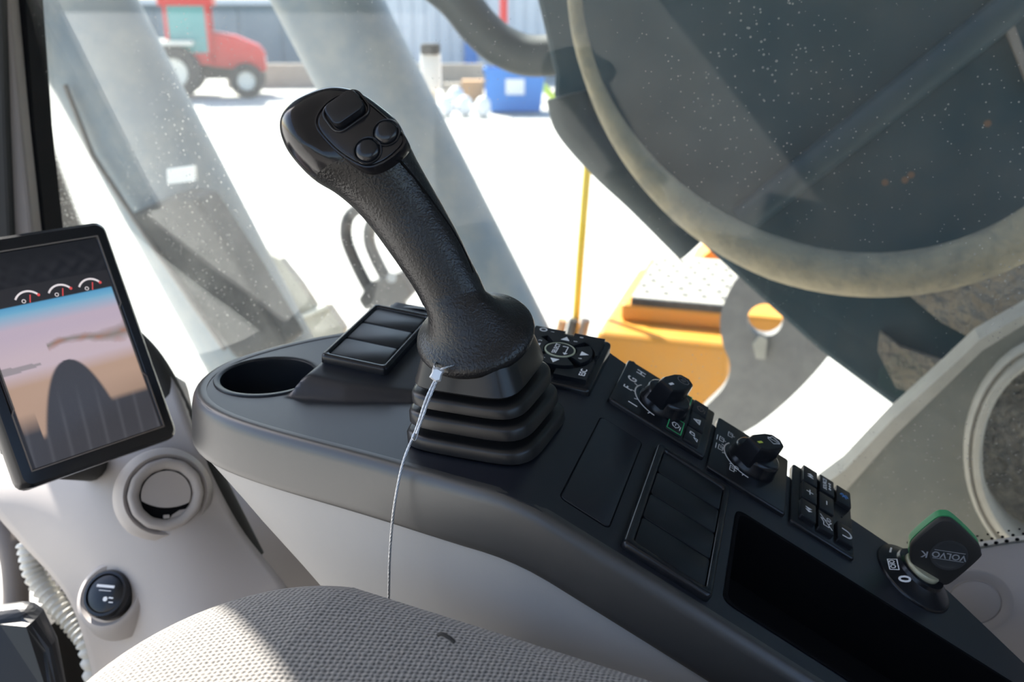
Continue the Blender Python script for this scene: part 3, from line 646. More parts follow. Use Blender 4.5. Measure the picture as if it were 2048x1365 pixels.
obj('emblem_lettering', xf(join(text('VOLVO', .0078, 0, 0, .0010), stroke([(-.0115, -.0040), (.0115, -.0040)], .0005, .0008), stroke([(-.0115, .0040), (.0115, .0040)], .0005, .0008)), Mk), 'lead', em)
obj('letter_mark', xf(text('K', .0085, .0180, .0020, .0004), Mk), 'lead', key_t)
ka = onk(1848, 1150, -.001); kd = (kb0-ka)
side = kd.cross(Kn).normalized()
bl = [ka-side*.004-kd*.25, ka+side*.004-kd*.25, kb0+side*.0032+kd*.12, kb0-side*.0032+kd*.12]
obj('blade', prism(bl, Kn*.0022), 'steel', key_t)

# ================================================================== SEAL CABLE
sc_ = thing('seal_cable', PX(778, 1190, .497), 'thin steel wire rope hanging from a crimped seal on the joystick', 'cable')
def rope(pts, r, m='steel', turns=230):
    pts = cat(pts, 24); N = len(pts); g = []; d = [0]
    for a, b in zip(pts, pts[1:]): d.append(d[-1]+(b-a).length)
    for k in range(4):
        q = []
        for i, p in enumerate(pts):
            t = (pts[min(i+1, N-1)]-pts[max(i-1, 0)]).normalized(); x = t.cross(V((0, 1, 0))).normalized(); y_ = t.cross(x); an = d[i]*turns*2.2+k*math.pi/2
            q.append(p+(x*math.cos(an)+y_*math.sin(an))*r*.55)
        g.append(tube(q, r*.55, 6))
    return join(*g)
obj('wire_rope', rope([PX(872, 757, .5405), PX(852, 800, .5325), PX(832, 860, .5245), PX(806, 926, .5140), PX(789, 1010, .5050), PX(781, 1090, .5010), PX(778, 1160, .4985), PX(777, 1260, .497)], .00095), 'steel', sc_, smooth=60)
obj('wire_tail', rope([PX(876, 757, .5405), PX(858, 800, .5325), PX(842, 845, .5255), PX(833, 868, .5225)], .00085), 'steel', sc_, smooth=60)
obj('wire_loop', rope([PX(871, 742, .5405), PX(869, 732, .545), PX(872, 726, .552)], .0007), 'steel', sc_, smooth=60)
obj('wire_loop', rope([PX(877, 742, .5405), PX(890, 736, .5420), PX(905, 732, .548), PX(918, 728, .556)], .0007), 'steel', sc_, smooth=60)
cc = PX(873, 750, .5400)
Ms = frame_from(cc, -FW, CU) @ Matrix.Rotation(math.radians(-20), 4, 'Z')
crimp = [[(x*s_, y*s_*1.05, z) for x, y in ((-.0040, -.0030), (.0012, -.0046), (.0042, -.0030), (.0036, .0012), (.0042, .0042), (-.0010, .0048), (-.0040, .0036), (-.0034, .0004))] for s_, z in ((.8, -.0025), (1., -.0012), (1., .0012), (.75, .0028))]
obj('crimp_seal', xf(loft(crimp), Ms), 'lead', sc_)
obj('frayed_strand', tube(cat([PX(838, 852, .5240), PX(836, 868, .5215), PX(830, 882, .5190), PX(824, 876, .5190), PX(826, 868, .5205)], 6), .00025, 5), 'steel', sc_)

# ================================================================== SEAT
ZS = -.338
seat = thing('operator_seat', (.15, .0, -.50), 'grey knitted cloth operator seat cushion beside the console', 'seat')
def seatloop(ins, z, tilt=1.):
    x0, x1, y0, y1 = -.20, .471, -.45, .380; R = .135; L = []
    for cx, cy, a in ((x1-R, y1-R, 0), (x0+R, y1-R, 90), (x0+R, y0+R, 180), (x1-R, y0+R, 270)):
        for i in range(17):
            t = math.radians(a+90*i/16); rr = R-ins
            x_, y_ = cx+rr*math.cos(t), cy+rr*math.sin(t); L.append(V((x_, y_, z-(.55 if y_ > .19 else 1.0)*min(abs(y_-.19), .28)**2*tilt)))
    return L
sl = [(.015, -.13), (.0, -.11), (-.004, -.075), (-.002, -.048), (.006, -.028), (.018, -.013), (.034, -.004), (.055, .0005), (.085, .002), (.115, .0015), (.128, .001)]
obj('seat_cushion', loft([seatloop(a, ZS+b) for a, b in sl], True, True), 'seat_cloth', seat, smooth=60)
Mq = frame_from(V((.327, .112, ZS+.0035)), (0, 0, 1))
bpos = PZ(895, 1280, ZS+.0055)
obj('thread_pill', tube(cat([bpos+V((.001, .006, .001)), bpos+V((0, .003, .003)), bpos+V((-.001, -.002, .002)), bpos+V((-.002, -.005, .0005))], 5), .0012, 7), 'mat_black', seat, smooth=60)

# ================================================================== MONITOR
mc = V((.669, .653, -.310))*.9615; mw, mh = .125, .1923
me1 = V((.929, -.368, -.029)).normalized(); me2 = V((-.181, -.386, -.904)); me2 = (me2-me1*me2.dot(me1)).normalized(); mnn = -(me1.cross(me2))
MM = axes(mc, me1, -me2, mnn)
mon = thing('monitor', mc-me2*-.12, 'black portrait display monitor showing the rear camera picture', 'monitor')
def ml(w, h, r, z, ox=0, oy=0): return [MM @ V((x+ox, y+oy, z)) for x, y in rrect(w, h, r, 4)]
obj('housing', loft([ml(mw-.02, mh-.02, .006, -.035), ml(mw+.020, mh+.022, .010, -.022), ml(mw+.030, mh+.032, .010, -.008), ml(mw+.026, mh+.030, .010, .001), ml(mw+.020, mh+.024, .008, .004), ml(mw+.004, mh+.004, .004, .0042), ml(mw, mh, .003, .002)], True, False), 'smooth_black', mon, smooth=35)
# chrome-like bezel line with the small notches
def notch(sg):
    hx, hy = mw/2+.0012, mh/2+.0012; o = [(hx, hy), (hx, hy*.30), (hx-.0030, hy*.26), (hx-.0030, -hy*.42), (hx, -hy*.47), (hx, -hy), (-hx, -hy), (-hx, -hy*.47), (-hx+.003, -hy*.42), (-hx+.003, hy*.26), (-hx, hy*.30), (-hx, hy)]
    return o
obj('bezel_line', xf(stroke(notch(1), .0012, .0040, True, .0006), MM), 'trim_brown', mon)
nx, ny = 110, 170
sv = [MM @ V((-mw/2+mw*i/nx, mh/2-mh*j/ny, .0028)) for j in range(ny+1) for i in range(nx+1)]
sf = [(j*(nx+1)+i, j*(nx+1)+i+1, (j+1)*(nx+1)+i+1, (j+1)*(nx+1)+i) for j in range(ny) for i in range(nx)]
scr = obj('screen', (sv, sf), 'screen_picture', mon)
def mixc(a, b, t): t = max(0, min(1, t)); return tuple(x+(y-x)*t for x, y in zip(a, b))
def hn(x, y): return .5+.25*math.sin(x*23.1+math.sin(y*17.3)*2.1)+.25*math.sin(y*31.7+math.sin(x*19.7)*1.7)
def pic(a, b):
    if b < .255 or a < .02 or a > .985:
        base = (.006, .0065, .009)
        return mixc(base, (.02, .02, .024), hn(a*2, b*3)*max(0, 1-abs(b-.12)*9)) if b < .165 else (.022, .021, .024)
    c = mixc((.10, .36, .62), (.20, .47, .68), (b-.255)/.04)
    c = mixc(c, (.56, .46, .56), (b-.285)/.075)
    c = mixc(c, (.62, .50, .56), (b-.40)/.1)
    c = mixc(c, (.52, .35, .26), (b-.56)/.07-.5*(1-a)*0)
    c = mixc(c, (.40, .27, .20), (b-.68)/.1*a)
    w = hn(a*1.5, b*3)
    band = .475+.015*math.sin(a*9); th = .014+.05*max(0, a-.62)*(1.6)+.012*w
    if a > .38 and abs(b-band) < th: c = mixc(c, mixc((.22, .20, .17), (.35, .16, .09), w*w), .75*(1-abs(b-band)/th)+.15)
    if a < .30 and abs(b-.545) < .018*(1-a/.34)+.006*w: c = mixc(c, (.25, .24, .25), .7)
    dx = abs(a-.47+.10*(b-.6)); e = (b-.555)/.32
    hw_ = .29*max(0, e)**.42 if e > 0 else -1
    dk = mixc((.055, .055, .065), (.10, .10, .115), max(0, math.sin(a*46+b*7))**6*.6*max(0, min(1, (b-.66)*6)))
    if hw_ > 0 and dx < hw_: c = mixc(c, dk, min(1, (hw_-dx)/.025))
    if b > .80-.03*math.sin((a-.6)*6) and a > .55: c = mixc(c, dk, (b-.78)/.03)
    if b > .86: c = mixc(c, dk, (b-.86)/.03)
    if a < .14: c = mixc(c, dk, (b-.75)/.1)
    return c
ca = scr.data.color_attributes.new('picture', 'FLOAT_COLOR', 'POINT')
for j in range(ny+1):
    for i in range(nx+1): ca.data[j*(nx+1)+i].color = (*pic(i/nx, j/ny), 1)
g, gr = [], []
for ax in (.36, .60, .83):
    cx_, cy_ = -mw/2+mw*ax, mh/2-mh*.262
    g.append(stroke(arc(cx_, cy_, .0125, 35, 145, 12), .0017, .0030)); gr += [disc(cx_+.0125*math.cos(math.radians(35)), cy_+.0125*math.sin(math.radians(35)), .0014, .0031, 10), stroke([(cx_+.001, cy_+.002), (cx_+.003, cy_+.0085)], .0009, .0031)]
    g.append(stroke(arc(cx_-.004, cy_+.004, .0016, 0, 360, 8), .0006, .0030))
m_ = mat('gauge_white', (.5, .5, .5), .5, emit=((.75, .66, .66), .6)); m_ = mat('gauge_red', (.5, .05, .05), .5, emit=((.75, .08, .08), .6))
obj('gauge_arcs', xf(join(*g), MM), 'gauge_white', scr); obj('gauge_needles', xf(join(*gr), MM), 'gauge_red', scr)
obj('bracket', tube([mc-mnn*.03+me2*.04, mc-mnn*.09+me2*.10, PD(190, 930, 1.0)], .018, 14), 'mat_black', mon, smooth=60)

# ================================================================== AIR VENT, SOCKET
vc = surf(330, 990); vn = (-vc.normalized()*.95+UP*.05-V((0, .12, 0))).normalized(); VM = frame_from(vc+vn*.006, vn, CU)
vent = thing('air_vent', vc, 'round beige air vent with half open louvre disc below the monitor', 'air vent')
rv = .0365
obj('outer_dish', xf(lathe([(rv*1.36, -.02), (rv*1.28, .0), (rv*1.12, .007), (rv*1.04, .004), (rv*1.0, .001)], 48, False, False), VM), 'beige', vent, smooth=60)
rg = obj('ring', xf(lathe([(rv, -.02), (rv, .008), (rv*.96, .012), (rv*.86, .013), (rv*.74, .010), (rv*.69, .006), (rv*.67, -.01)], 60, False, False, f=lambda a: 1+.010*math.cos(12*a)), VM), 'beige', vent, smooth=60)
obj('duct_mouth', xf(lathe([(rv*.70, .0036), (.001, .0034)], 40, False, False), VM), 'deep_black', vent)
ld = [(rv*.655*math.cos(math.radians(a)), rv*.655*math.sin(math.radians(a))) for a in range(-18, 199, 6)]
ld += [(x, -rv*.21-rv*.16*(1-(x/(rv*.62))**2)) for x in [rv*.62*(-1+2*i/12) for i in range(1, 12)]]
obj('louvre_disc', xf(prism([(x, y, .0042) for x, y in ld], (0, 0, .004)), VM @ Matrix.Rotation(math.radians(-6), 4, 'Z')), 'beige', vent, smooth=30)
obj('louvre_clip', xf(plate(0, -rv*.62, .006, .004, -.004, .007, .001, .0005), VM), 'beige', vent)

pc2 = surf(230, 1195); pn2 = (-pc2.normalized()*.80-RT*.42+CU*.15).normalized(); SM2 = frame_from(pc2+pn2*.009, pn2, CU)
sock = thing('power_socket', pc2, 'black round power socket cap on the beige panel', 'socket')
obj('recess_ring', xf(lathe([(.042, -.022), (.036, .0), (.031, .003), (.027, .0)], 48, False, False), SM2), 'beige', sock, smooth=60)
obj('bezel', xf(lathe([(.0245, -.006), (.0245, .008), (.0225, .011), (.0200, .0115), (.0190, .009)], 48, False, False), SM2), 'smooth_black', sock, smooth=40)
cap = obj('cap', xf(lathe([(.0192, .0), (.0190, .0098), (.0175, .0108), (.001, .0108)], 48), SM2), 'smooth_black', sock, smooth=40)
g = [stroke([(-.010, .0075), (.008, .0068)], .0026, .0109), stroke([(-.007, .0030), (.006, .0026)], .0006, .0109), disc(.002, -.0055, .0024, .0109), stroke([(.006, -.004), (.010, -.0043)], .0014, .0109), stroke([(.007, -.0085), (.011, -.0085)], .0010, .0109)]
obj('cap_print', xf(join(*g), SM2), 'print', cap)

# footwell bits at the lower left
cd = cat([PD(55, 1085, 1.10), PD(70, 1150, 1.10), PD(110, 1205, 1.09), PD(150, 1250, 1.08), PD(180, 1300, 1.07), PD(200, 1420, 1.07)], 14)
conduit = tag(obj('conduit', tube(cd, lambda t: .012+.0024*math.sin(t*150), 14), 'rim_white', smooth=60), 'pale ribbed cable conduit under the beige panel edge', 'conduit')
gt = cat([PD(-30, 960, 1.25), PD(-10, 1030, 1.24), PD(22, 1100, 1.22), PD(32, 1180, 1.21), PD(25, 1260, 1.20), PD(-10, 1330, 1.2)], 8)
tag(obj('door_seal', tube(gt, .016, 12), 'trim_brown', smooth=60), 'brown grey curved rubber seal strip at the lower left corner', 'seal')
fp = [PD(-90, 1235, .94), PD(0, 1228, .94), PD(45, 1222, .94), PD(72, 1240, .94), PD(98, 1300, .93), PD(125, 1420, .92), PD(-90, 1430, .92)]
tag(obj('foot_pedal', prism(fp, HD*.025), 'key_black', mods=[('BEVEL', dict(width=.012, segments=4))]), 'black pedal pad in the footwell corner', 'pedal')
tag(obj('kick_panel', box(.60, .84, .80, .84, -1.15, -.70), 'mat_black'), 'dark kick panel in the footwell behind the pale conduit', 'panel')

# ================================================================== OUTSIDE: boom, hoses, cylinders
def yzprism(px, x, th, ext=None):
    pts = [PX(u, v, x) for u, v in px]
    return prism(pts, V((th, 0, 0)))
BX = 1.60
low = [(1108, 150), (1106, 190), (1120, 230), (1175, 290), (1350, 440), (1490, 570), (1640, 705), (1815, 835)]
bp_ = [PX(u, v, BX) for u, v in low]+[V((BX, -.60, -.95)), V((BX, -1.3, -.9)), V((BX, -1.3, .5)), V((BX, -.3, 1.5)), V((BX, .5, 2.5)), V((BX, 1.88, 2.5)), V((BX, 1.92, 1.3)), V((BX, 1.72, 1.08)), V((BX, 1.2, .70)), V((BX, .75, .30)), V((BX, .46, .06))]  # unseen upper outline is shaped to keep the sun off the console
boom = thing('boom', V((BX, -.4, -.95)), 'dark blue grey painted boom side filling the upper right window', 'boom')
obj('side_plate', prism(bp_, V((.55, 0, 0))), 'boom_paint', boom, mods=[('BEVEL', dict(width=.01, segments=2))])
obj('weld_tube', tube([PX(1485, 440, BX-.012), PX(1640, 318, BX-.012), PX(1990, 40, BX-.012), PX(2060, -20, BX-.012)], .026, 12), 'boom_paint', boom, smooth=60)
obj('stiffener_rib', prism([PX(1975, -20, BX), PX(2000, -20, BX), PX(2060, 150, BX), PX(2060, 190, BX)], V((-.02, 0, 0))), 'trim_brown', boom)
for u, v in ((1770, 365), (1810, 360), (1822, 350), (1975, 247)):
    c = PX(u, v, BX); obj('rust_spot', xf(lathe([(.0055, -.001), (.0055, .0012), (.002, .0016)], 12), frame_from(c, (-1, 0, 0))), 'rust', boom)
obj('mud_cake', prism([PX(u, v, BX) for u, v in ((1785, 560), (1900, 545), (2060, 520), (2060, 640), (1965, 685), (1880, 640))], V((-.015, 0, 0))), 'mud', boom)
obj('mud_cake', prism([PX(u, v, BX) for u, v in ((1760, 660), (1800, 690), (1890, 720), (1885, 760), (1850, 790), (1790, 770), (1755, 700))], V((-.015, 0, 0))), 'mud', boom)
# round guard hose in front of the boom
hp = []
for i in range(41):
    a = math.radians(188-i*3.3); u, v = 1750+603*math.cos(a), -52+603*math.sin(a); hp.append(PX(u, v, 1.46))
tag(obj('dusty_hose', tube(hp, lambda t: lerp([(0, .010), (.22, .013), (.45, .027), (.6, .034), (1, .036)], t), 14), 'dusty_hose', smooth=60), 'thick tan dust covered hose curving across the boom', 'hose')
tag(obj('upper_hose', tube(cat([PX(800, -90, 2.26), PX(905, -10, 2.26), PX(960, 55, 2.26), PX(1010, 95, 2.26), PX(1080, 112, 2.26), PX(1230, 90, 2.26)], 8), .050, 14), 'boom_dark', smooth=60), 'dark hose arching from the boom towards the top edge', 'hose')
tag(obj('lower_hose', tube(cat([PX(1135, 190, 1.55), PX(1150, 245, 1.55), PX(1215, 320, 1.55), PX(1290, 390, 1.55), PX(1390, 490, 1.55)], 8), .036, 14), 'boom_dark', smooth=60), 'dark hose running along the lower boom edge', 'hose')

def cylinder(name, a, b, r, label):
    t = thing(name, b, label, 'cylinder', 'boom lift cylinders')
    d = (a-b).normalized()
    obj('barrel', tube([b-d*.6, b+d*.05, b+(a-b)*.5, a+d*.4], r, 32), 'cyl_paint', t, smooth=60)
    return t
r1 = .140
c1 = cylinder('boom_cylinder', PX(145, 0, 2.0), PX(525, 715, 2.0), .142, 'dusty blue grey boom cylinder beside the front pillar, nearest the monitor')
c2 = cylinder('boom_cylinder', PX(655, 0, 2.3), PX(1010, 690, 2.3), .133, 'dusty blue grey boom cylinder behind the joystick head')
d1 = (PX(145, 0, 2.0)-PX(525, 715, 2.0)).normalized(); toc = (-PX(400, 560, 2.0)); toc = (toc-d1*toc.dot(d1)).normalized()
stc = PX(361, 350, 1.86)
sq = [PX(u, v, 1.85) for u, v in ((333, 338), (388, 331), (390, 362), (335, 369))]
obj('sticker_reflection', prism(sq, V((.01, 0, 0))), 'sticker_reflection', c1)  # label reflected in the window, built as a solid patch on the barrel
vb_ = [PX(u, v, 1.82) for u, v in ((252, 432), (345, 390), (388, 394), (470, 520), (572, 690), (540, 715), (470, 720), (380, 610))]
obj('box_reflection', prism(vb_, V((.1, 0, 0))), 'hose_black', c1, mods=[('BEVEL', dict(width=.012, segments=2))])  # dark cab interior mirrored in the window, built as a solid block
obj('grease_pipe', tube([PX(130, 170, 1.84), PX(185, 310, 1.84), PX(290, 470, 1.82), PX(450, 700, 1.80)], .006, 8), 'trim_brown', c1, smooth=60)

# window reflection built as a beige plate, and hoses between the cylinders
br = thing('beige_reflection', PX(620, 700, 2.3), 'beige window reflection beside the near boom cylinder, built as a bent plate', 'bracket')
obj('reflection_plate', prism([PX(u, v, 2.3) for u, v in ((520, 500), (560, 520), (600, 570), (628, 615), (655, 612), (688, 660), (680, 690), (650, 720), (600, 720), (570, 640))], V((.03, 0, 0))), 'pale_dust', br)
obj('reflection_edge', tube([PX(522, 503, 2.29), PX(560, 575, 2.29), PX(600, 635, 2.29), PX(655, 612, 2.29)], .008, 8), 'rim_white', br)
for k, (pts, lab) in enumerate(((((800, 660), (745, 590), (700, 500), (692, 455), (705, 425), (735, 410)), 'black hydraulic hose loop left of the pair behind the grip'), (((830, 660), (790, 590), (748, 510), (738, 470), (750, 440), (790, 425)), 'black hydraulic hose loop right of the pair behind the grip'))):
    tag(obj('hydraulic_hose', tube(cat([PX(u, v, 2.9) for u, v in pts], 8), .022, 12), 'hose_black', smooth=60), lab, 'hose', 'hydraulic hoses behind the grip')
cl = thing('hose_clamp', PX(770, 620, 2.88), 'black clamp block holding the two hydraulic hoses', 'clamp')
obj('clamp_block', prism([PX(u, v, 2.85) for u, v in ((738, 565), (800, 545), (822, 590), (800, 615), (755, 618), (728, 622), (715, 600))], V((.07, 0, 0))), 'hose_black', cl, mods=[('BEVEL', dict(width=.008, segments=2))])
obj('clamp_bolt', tube([PX(783, 556, 2.83), PX(783, 556, 2.9)], .018, 8), 'steel', cl)

# orange tool box with tread plate
def quad_on(x, pts): return [PX(u, v, x) for u, v in pts]
TX = 2.55
tA, tB = PX(1192, 655, TX), PX(1462, 700, TX)
zt_ = (tA.z+tB.z)/2
y0, y1 = PX(1462, 690, TX).y, PX(1192, 650, TX).y
tb = thing('tool_box', V((TX+.3, (y0+y1)/2, zt_-.8)), 'orange yellow painted tool box step below the window', 'tool box')
obj('body', box(TX, TX+.75, y0, y1, zt_-.9, zt_), 'orange', tb, mods=[('BEVEL', dict(width=.02, segments=3))])
obj('upper_riser', box(TX+.12, TX+.70, y0-.30, y1-.05, zt_, zt_+.055), 'orange', tb, mods=[('BEVEL', dict(width=.012, segments=2))])
obj('rear_wedge', prism([V((TX+.75, y0-.5, zt_)), V((TX+.75, y0+.22, zt_)), V((TX+.75, y0+.06, zt_+.16)), V((TX+.75, y0-.5, zt_+.2))], V((.35, 0, 0))), 'orange', tb)
tpz = zt_+.055
tplate = obj('tread_plate', box(TX+.14, TX+.66, y0+.01, y1-.08, tpz, tpz+.02), 'pale_dust', tb)
obj('plate_edge', box(TX+.125, TX+.140, y0+.01, y1-.08, tpz-.002, tpz+.02), 'hose_black', tb)
for i in range(7):
    for j in range(5):
        x, y_ = TX+.20+i*.065, y0+.045+j*(y1-y0-.16)/4+(i % 2)*.02
        obj('tread_stud', xf(lathe([(.011, 0), (.010, .005), (.006, .006)], 8), Matrix.Translation((x, y_, tpz+.02))), 'grey_metal', tplate)
hr = thing('handrail', PX(1152, 640, 2.75), 'yellow painted upright handrail rod beside the tool box', 'handrail')
obj('rail_tube', tube(cat([PX(1150, 690, 2.75), PX(1152, 640, 2.75), PX(1165, 460, 2.75), PX(1180, 270, 2.75), PX(1184, 200, 2.75)], 4), .013, 10), 'yellow', hr, smooth=60)
# pipes beside the rail foot
for k, u in enumerate((1120, 1142, 1166)):
    tag(obj('pipe_stub', tube([PX(u-6, 690, 2.72), PX(u+6, 640, 2.72)], .016, 10), ('carton', 'hose_black', 'trim_brown')[k], smooth=60), ('rusty brown pipe stub leftmost at the handrail foot', 'black pipe stub in the middle at the handrail foot', 'grey brown pipe stub rightmost at the handrail foot')[k], 'pipe', 'pipe stubs at the handrail foot')

# grey bracket plate with the round hole
GX = 2.18
out_ = cat([V((u, v, 0)) for u, v in ((1490, 545), (1455, 590), (1440, 640), (1446, 690), (1460, 730), (1448, 775), (1405, 820), (1385, 850), (1470, 872), (1560, 815), (1650, 722), (1700, 640), (1680, 560), (1580, 530))], 4, True)
hole = [(1530+36*math.cos(math.radians(a)), 641+33*math.sin(math.radians(a))) for a in range(0, 360, 10)]
def plate_with_hole(outer, inner, x, th):
    bm = bmesh.new(); ed = []
    for L in (outer, inner):
        vs2 = [bm.verts.new(PX(p[0], p[1], x)) for p in L]
        ed += [bm.edges.new((vs2[i], vs2[(i+1) % len(vs2)])) for i in range(len(vs2))]
    bmesh.ops.triangle_fill(bm, use_beauty=True, edges=ed)
    r_ = bmesh.ops.extrude_face_region(bm, geom=bm.faces[:]); bmesh.ops.translate(bm, verts=[e for e in r_['geom'] if isinstance(e, bmesh.types.BMVert)], vec=(th, 0, 0))
    v = [p.co.copy() for p in bm.verts]; bm.verts.index_update(); f = [tuple(q.index for q in p.verts) for p in bm.faces]; bm.free(); return v, f
bk = tag(obj('pivot_bracket', plate_with_hole([(p.x, p.y) for p in out_], hole, GX, .04), 'grey_metal'), 'grey steel bracket plate with a round hole in front of the tool box', 'bracket')
obj('tie_strap', prism([PX(u, v, GX-.02) for u, v in ((1505, 690), (1520, 672), (1535, 680), (1530, 720), (1512, 718))], V((.02, 0, 0))), 'pale_dust', bk)

# side plate with the pale ring, lower right
PX0 = 1.35
sp_out = [(1640, 1060), (1690, 985), (1790, 872), (1890, 775), (1965, 702), (2080, 630), (2200, 600), (2300, 800), (2300, 1250), (1900, 1300), (1640, 1200)]
ringc, ro = (2120, 905), 205
inner = [(ringc[0]+.82*ro*math.cos(math.radians(a)), ringc[1]+ro*math.sin(math.radians(a))) for a in range(0, 360, 8)]
spl = thing('deck_plate', PX(1900, 1200, PX0), 'grey green dusty deck plate with a pale round collar beyond the key', 'deck plate')
obj('plate', plate_with_hole(sp_out, inner, PX0, .03), 'side_plate', spl)
cen = PX(*ringc, PX0); rp = [PX(*p, PX0) for p in inner]
def rl(sc, dx): return [cen+(p-cen)*sc+V((dx, 0, 0)) for p in rp]
obj('collar_ring', loft([rl(1.16, .0), rl(1.15, -.012), rl(1.12, -.016), rl(1.08, -.010), rl(1.05, -.018), rl(.99, -.020), rl(.94, -.012), rl(.93, .05)], False, False), 'pale_dust', spl, smooth=50)
rb = obj('soil_fill', loft([rl(1.02, .06), rl(.5, .04), rl(.05, .05)], False, True), 'rubble', spl, smooth=60)
obj('edge_strip', prism([PX(u, v, PX0-.004) for u, v in ((1560, 1100), (1690, 985), (1790, 872), (1890, 775), (1965, 702), (2080, 630), (2080, 612), (1960, 680), (1880, 755), (1785, 840), (1690, 940), (1500, 1080))], V((.05, 0, 0))), 'pale_dust', spl)

# ================================================================== FAR YARD
def far(u, v, zz=GZ): return PZ(u, v, zz)
def facing(o, rot=0): return Matrix.Translation(o) @ Matrix.Rotation(math.radians(17+rot)-math.pi/2, 4, 'Z')   # local x = image right, y = away
# tractor
to = far(418, 193); MT = facing(to, 12); k = to.dot(FW)/FPX
tr = thing('tractor', to, 'red farm tractor parked across the yard', 'tractor')
def tb_(name, g, m, sm=None): return obj(name, xf(g, MT), m, tr, smooth=sm)
tb_('hood', loft([[(x, y, z) for y, z in ((-.42, zb), (.42, zb), (.42, zt-.08), (.3, zt), (-.3, zt), (-.42, zt-.08))] for x, zb, zt in ((.2, .95, 2.0), (1.0, .85, 1.85), (1.7, .75, 1.55), (1.85, .8, 1.35))]), 'red')
cabp = tb_('cab_frame', join(*[box(x, x+.1, y, y+.1, 1.1, 2.75) for x in (-1.0, .2) for y in (-.7, .6)], box(-1.0, .3, -.7, .7, 1.0, 1.35)), 'red')
tb_('cab_roof', xf(plate(-.35, 0, 1.6, 1.55, 2.72, 3.0, .15, .08), Matrix()), 'red')
tb_('cab_window', box(-.9, .2, -.68, .68, 1.35, 2.72), 'tint')
for x, y_, r_, w_ in ((-.85, -.9, .80, .42), (-.85, .9, .80, .42), (1.25, -.75, .52, .34), (1.25, .75, .52, .34)):
    wM = Matrix.Translation((x, y_, r_)) @ Matrix.Rotation(math.pi/2, 4, 'X')
    w0 = tb_('wheel', xf(lathe([(r_*.55, -w_/2), (r_*.92, -w_/2), (r_, -w_*.35), (r_, w_*.35), (r_*.92, w_/2), (r_*.55, w_/2)], 28, False, False), wM), 'tyre', 40)
    obj('wheel_hub', xf(lathe([(r_*.56, -w_*.3), (r_*.5, -w_*.4), (.12, -w_*.2), (.1, w_*.2), (r_*.5, w_*.4), (r_*.56, w_*.3)], 24), MT @ wM), 'rim_white', w0, smooth=40)
for y_ in (-.9, .9): tb_('fender', box(-1.6, -.2, y_-.25, y_+.25, 1.6, 1.72), 'rim_white')
tb_('headlight', box(1.84, 1.88, -.35, -.1, 1.05, 1.2), 'white')
tb_('chassis', box(-1.0, 1.7, -.3, .3, .55, 1.0), 'tyre')
# buildings
def building(name, u0, u1, dist, ht, m, label, parts=None, dep=6, rot=0):
    p0, p1 = HD*dist+RT*((u0-1024)/FPX*dist*.94), HD*dist+RT*((u1-1024)/FPX*dist*.94); p0.z = p1.z = GZ
    b = thing(name, p0, label, 'building'); w_ = (p1-p0).length; Mb = facing(p0)
    obj('walls', xf(box(0, w_, 0, dep, 0, ht), Mb), m, b); obj('roof', xf(box(-.3, w_+.3, -.3, dep+.3, ht, ht+.25), Mb), 'wall_pale', b)
    return b, Mb, w_
b1, M1, w1 = building('shed', -120, 645, 44, 2.75, 'wall_blue', 'dark blue grey shed behind the red tractor')
for i in range(9): obj('wall_panel', xf(box(w1*i/9+.05, w1*(i+1)/9-.05, -.06, 0, .1, 2.6), M1), 'wall_blue', b1)
b2, M2, w2 = building('warehouse', 700, 1100, 38, 4.4, 'wall_pale', 'pale corrugated warehouse with a blue corner post', dep=3)
for i in range(16): obj('wall_panel', xf(box(w2*i/16+.04, w2*(i+1)/16-.04, -.05, 0, .1, 4.3), M2), 'wall_pale', b2)
obj('corner_post', xf(box(w2*.57, w2*.57+.5, -.2, 0, 0, 4.4), M2), 'blue', b2)
b3, M3, w3 = building('depot', 1106, 1900, 42, 5.6, 'tan_wall', 'tan depot wall behind the boom')
wall_base = thing('low_wall', far(600, 190), 'tan low wall at the far side of the yard', 'wall')
p0 = far(455, 176); obj('wall_block', xf(box(0, 9, 0, .4, 0, .8), facing(p0)), 'tan_wall', wall_base)
# red pole, blue skip, bags, cartons, lime pipe, mirror post
po = far(1008, 196); tag(obj('red_pole', xf(join(tube([(0, 0, 0), (0, 0, 4.2)], .12, 10), box(-.25, .25, -.25, .25, 0, .1)), facing(po)), 'red'), 'red steel pole standing in the yard by the skip', 'pole')
po = far(1030, 224); sk = thing('waste_skip', po, 'blue waste skip container among the bags', 'skip'); Mk2 = facing(po)
obj('skip_body', xf(loft([[(x*s_, y_*s_, z) for x, y_ in ((-.8, -.5), (.8, -.5), (.8, .5), (-.8, .5))] for s_, z in ((.85, .05), (1, 1.1))]), Mk2), 'blue', sk)
obj('skip_rim', xf(join(box(-.85, .85, -.56, -.48, 1.05, 1.16), box(-.85, .85, .48, .56, 1.05, 1.16), box(-.85, -.77, -.56, .56, 1.05, 1.16), box(.77, .85, -.56, .56, 1.05, 1.16)), Mk2), 'blue', sk)
obj('skip_panel', xf(box(-.25, .25, -.52, -.5, .5, .9), Mk2), 'white', sk)
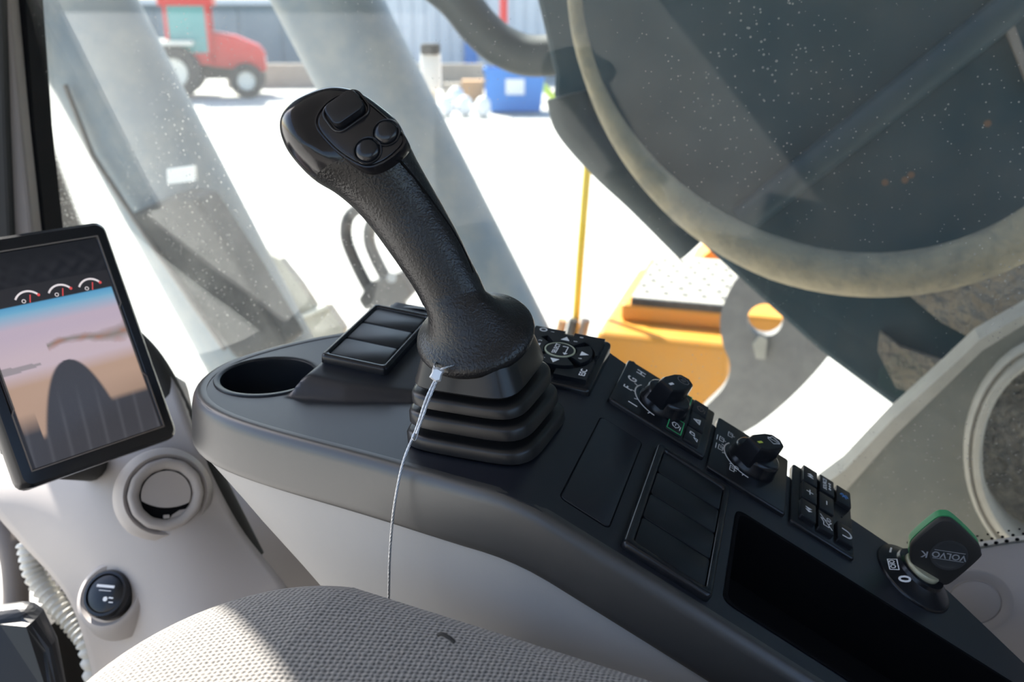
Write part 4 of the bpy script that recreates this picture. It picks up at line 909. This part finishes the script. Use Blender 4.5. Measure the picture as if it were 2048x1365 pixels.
bags = [(893, 234, .21, 'white sack at the left end of the sack pile'), (930, 234, .21, 'large white sack in the middle of the sack pile'), (966, 236, .21, 'white sack at the right end of the sack pile'), (912, 219, .24, 'white sack at the back of the sack pile')]
def blob(r_, n1=18, n2=10, sq=1.3):
    L = []
    for i in range(1, n2):
        a = math.pi*i/n2-math.pi/2
        L.append([(r_*math.cos(a)*math.cos(b)*(1+.07*math.sin(3*b+i)), r_*math.cos(a)*math.sin(b)*(1+.07*math.cos(2*b+i)), r_*sq*(1+math.sin(a))) for b in [2*math.pi*j/n1 for j in range(n1)]])
    return loft(L)
for u, v, r_, lab in bags:
    po = far(u, v); tag(obj('sack', xf(blob(r_), facing(po)), 'white', smooth=60), lab, 'sack', 'white sacks by the skip')
for u, v, s_, mm, lab in ((946, 206, .62, 'carton', 'orange brown carton behind the white sacks'), (905, 203, .5, 'tan_wall', 'tan carton behind the left sack'), (988, 208, .5, 'blue', 'blue crate between the carton and the skip')):
    po = far(u, v); tag(obj('crate', xf(join(box(-s_/2, s_/2, -s_/2, s_/2, 0, s_), box(-s_*.52, s_*.52, -s_*.52, s_*.52, s_, s_*1.06)), facing(po)), mm), lab, 'crate', 'crates by the sacks')
po = far(1088, 215); tag(obj('lime_plank', xf(prism([(-.62, 0, 1.1), (-.5, 0, 1.2), (.55, 0, .12), (.5, 0, 0), (.35, 0, 0)], (0, .1, 0)), facing(po)), 'lime'), 'lime yellow plank leaning beside the skip', 'plank')
mr = thing('mirror_post', PX(862, 200, 3.4), 'white mirror on a post behind the joystick top', 'mirror')
obj('post', tube([PX(862, 230, 3.4), PX(862, 110, 3.4)], .022, 10), 'rim_white', mr); obj('mirror_head', xf(plate(0, 0, .075, .15, -.02, .02, .02, .008), frame_from(PX(862, 140, 3.38), (-1, -.3, 0))), 'white', mr, smooth=40)
obj('mirror_cap', xf(plate(0, .075, .07, .04, -.03, .03, .01, .008), frame_from(PX(862, 140, 3.37), (-1, -.3, 0))), 'tyre', mr, smooth=40)
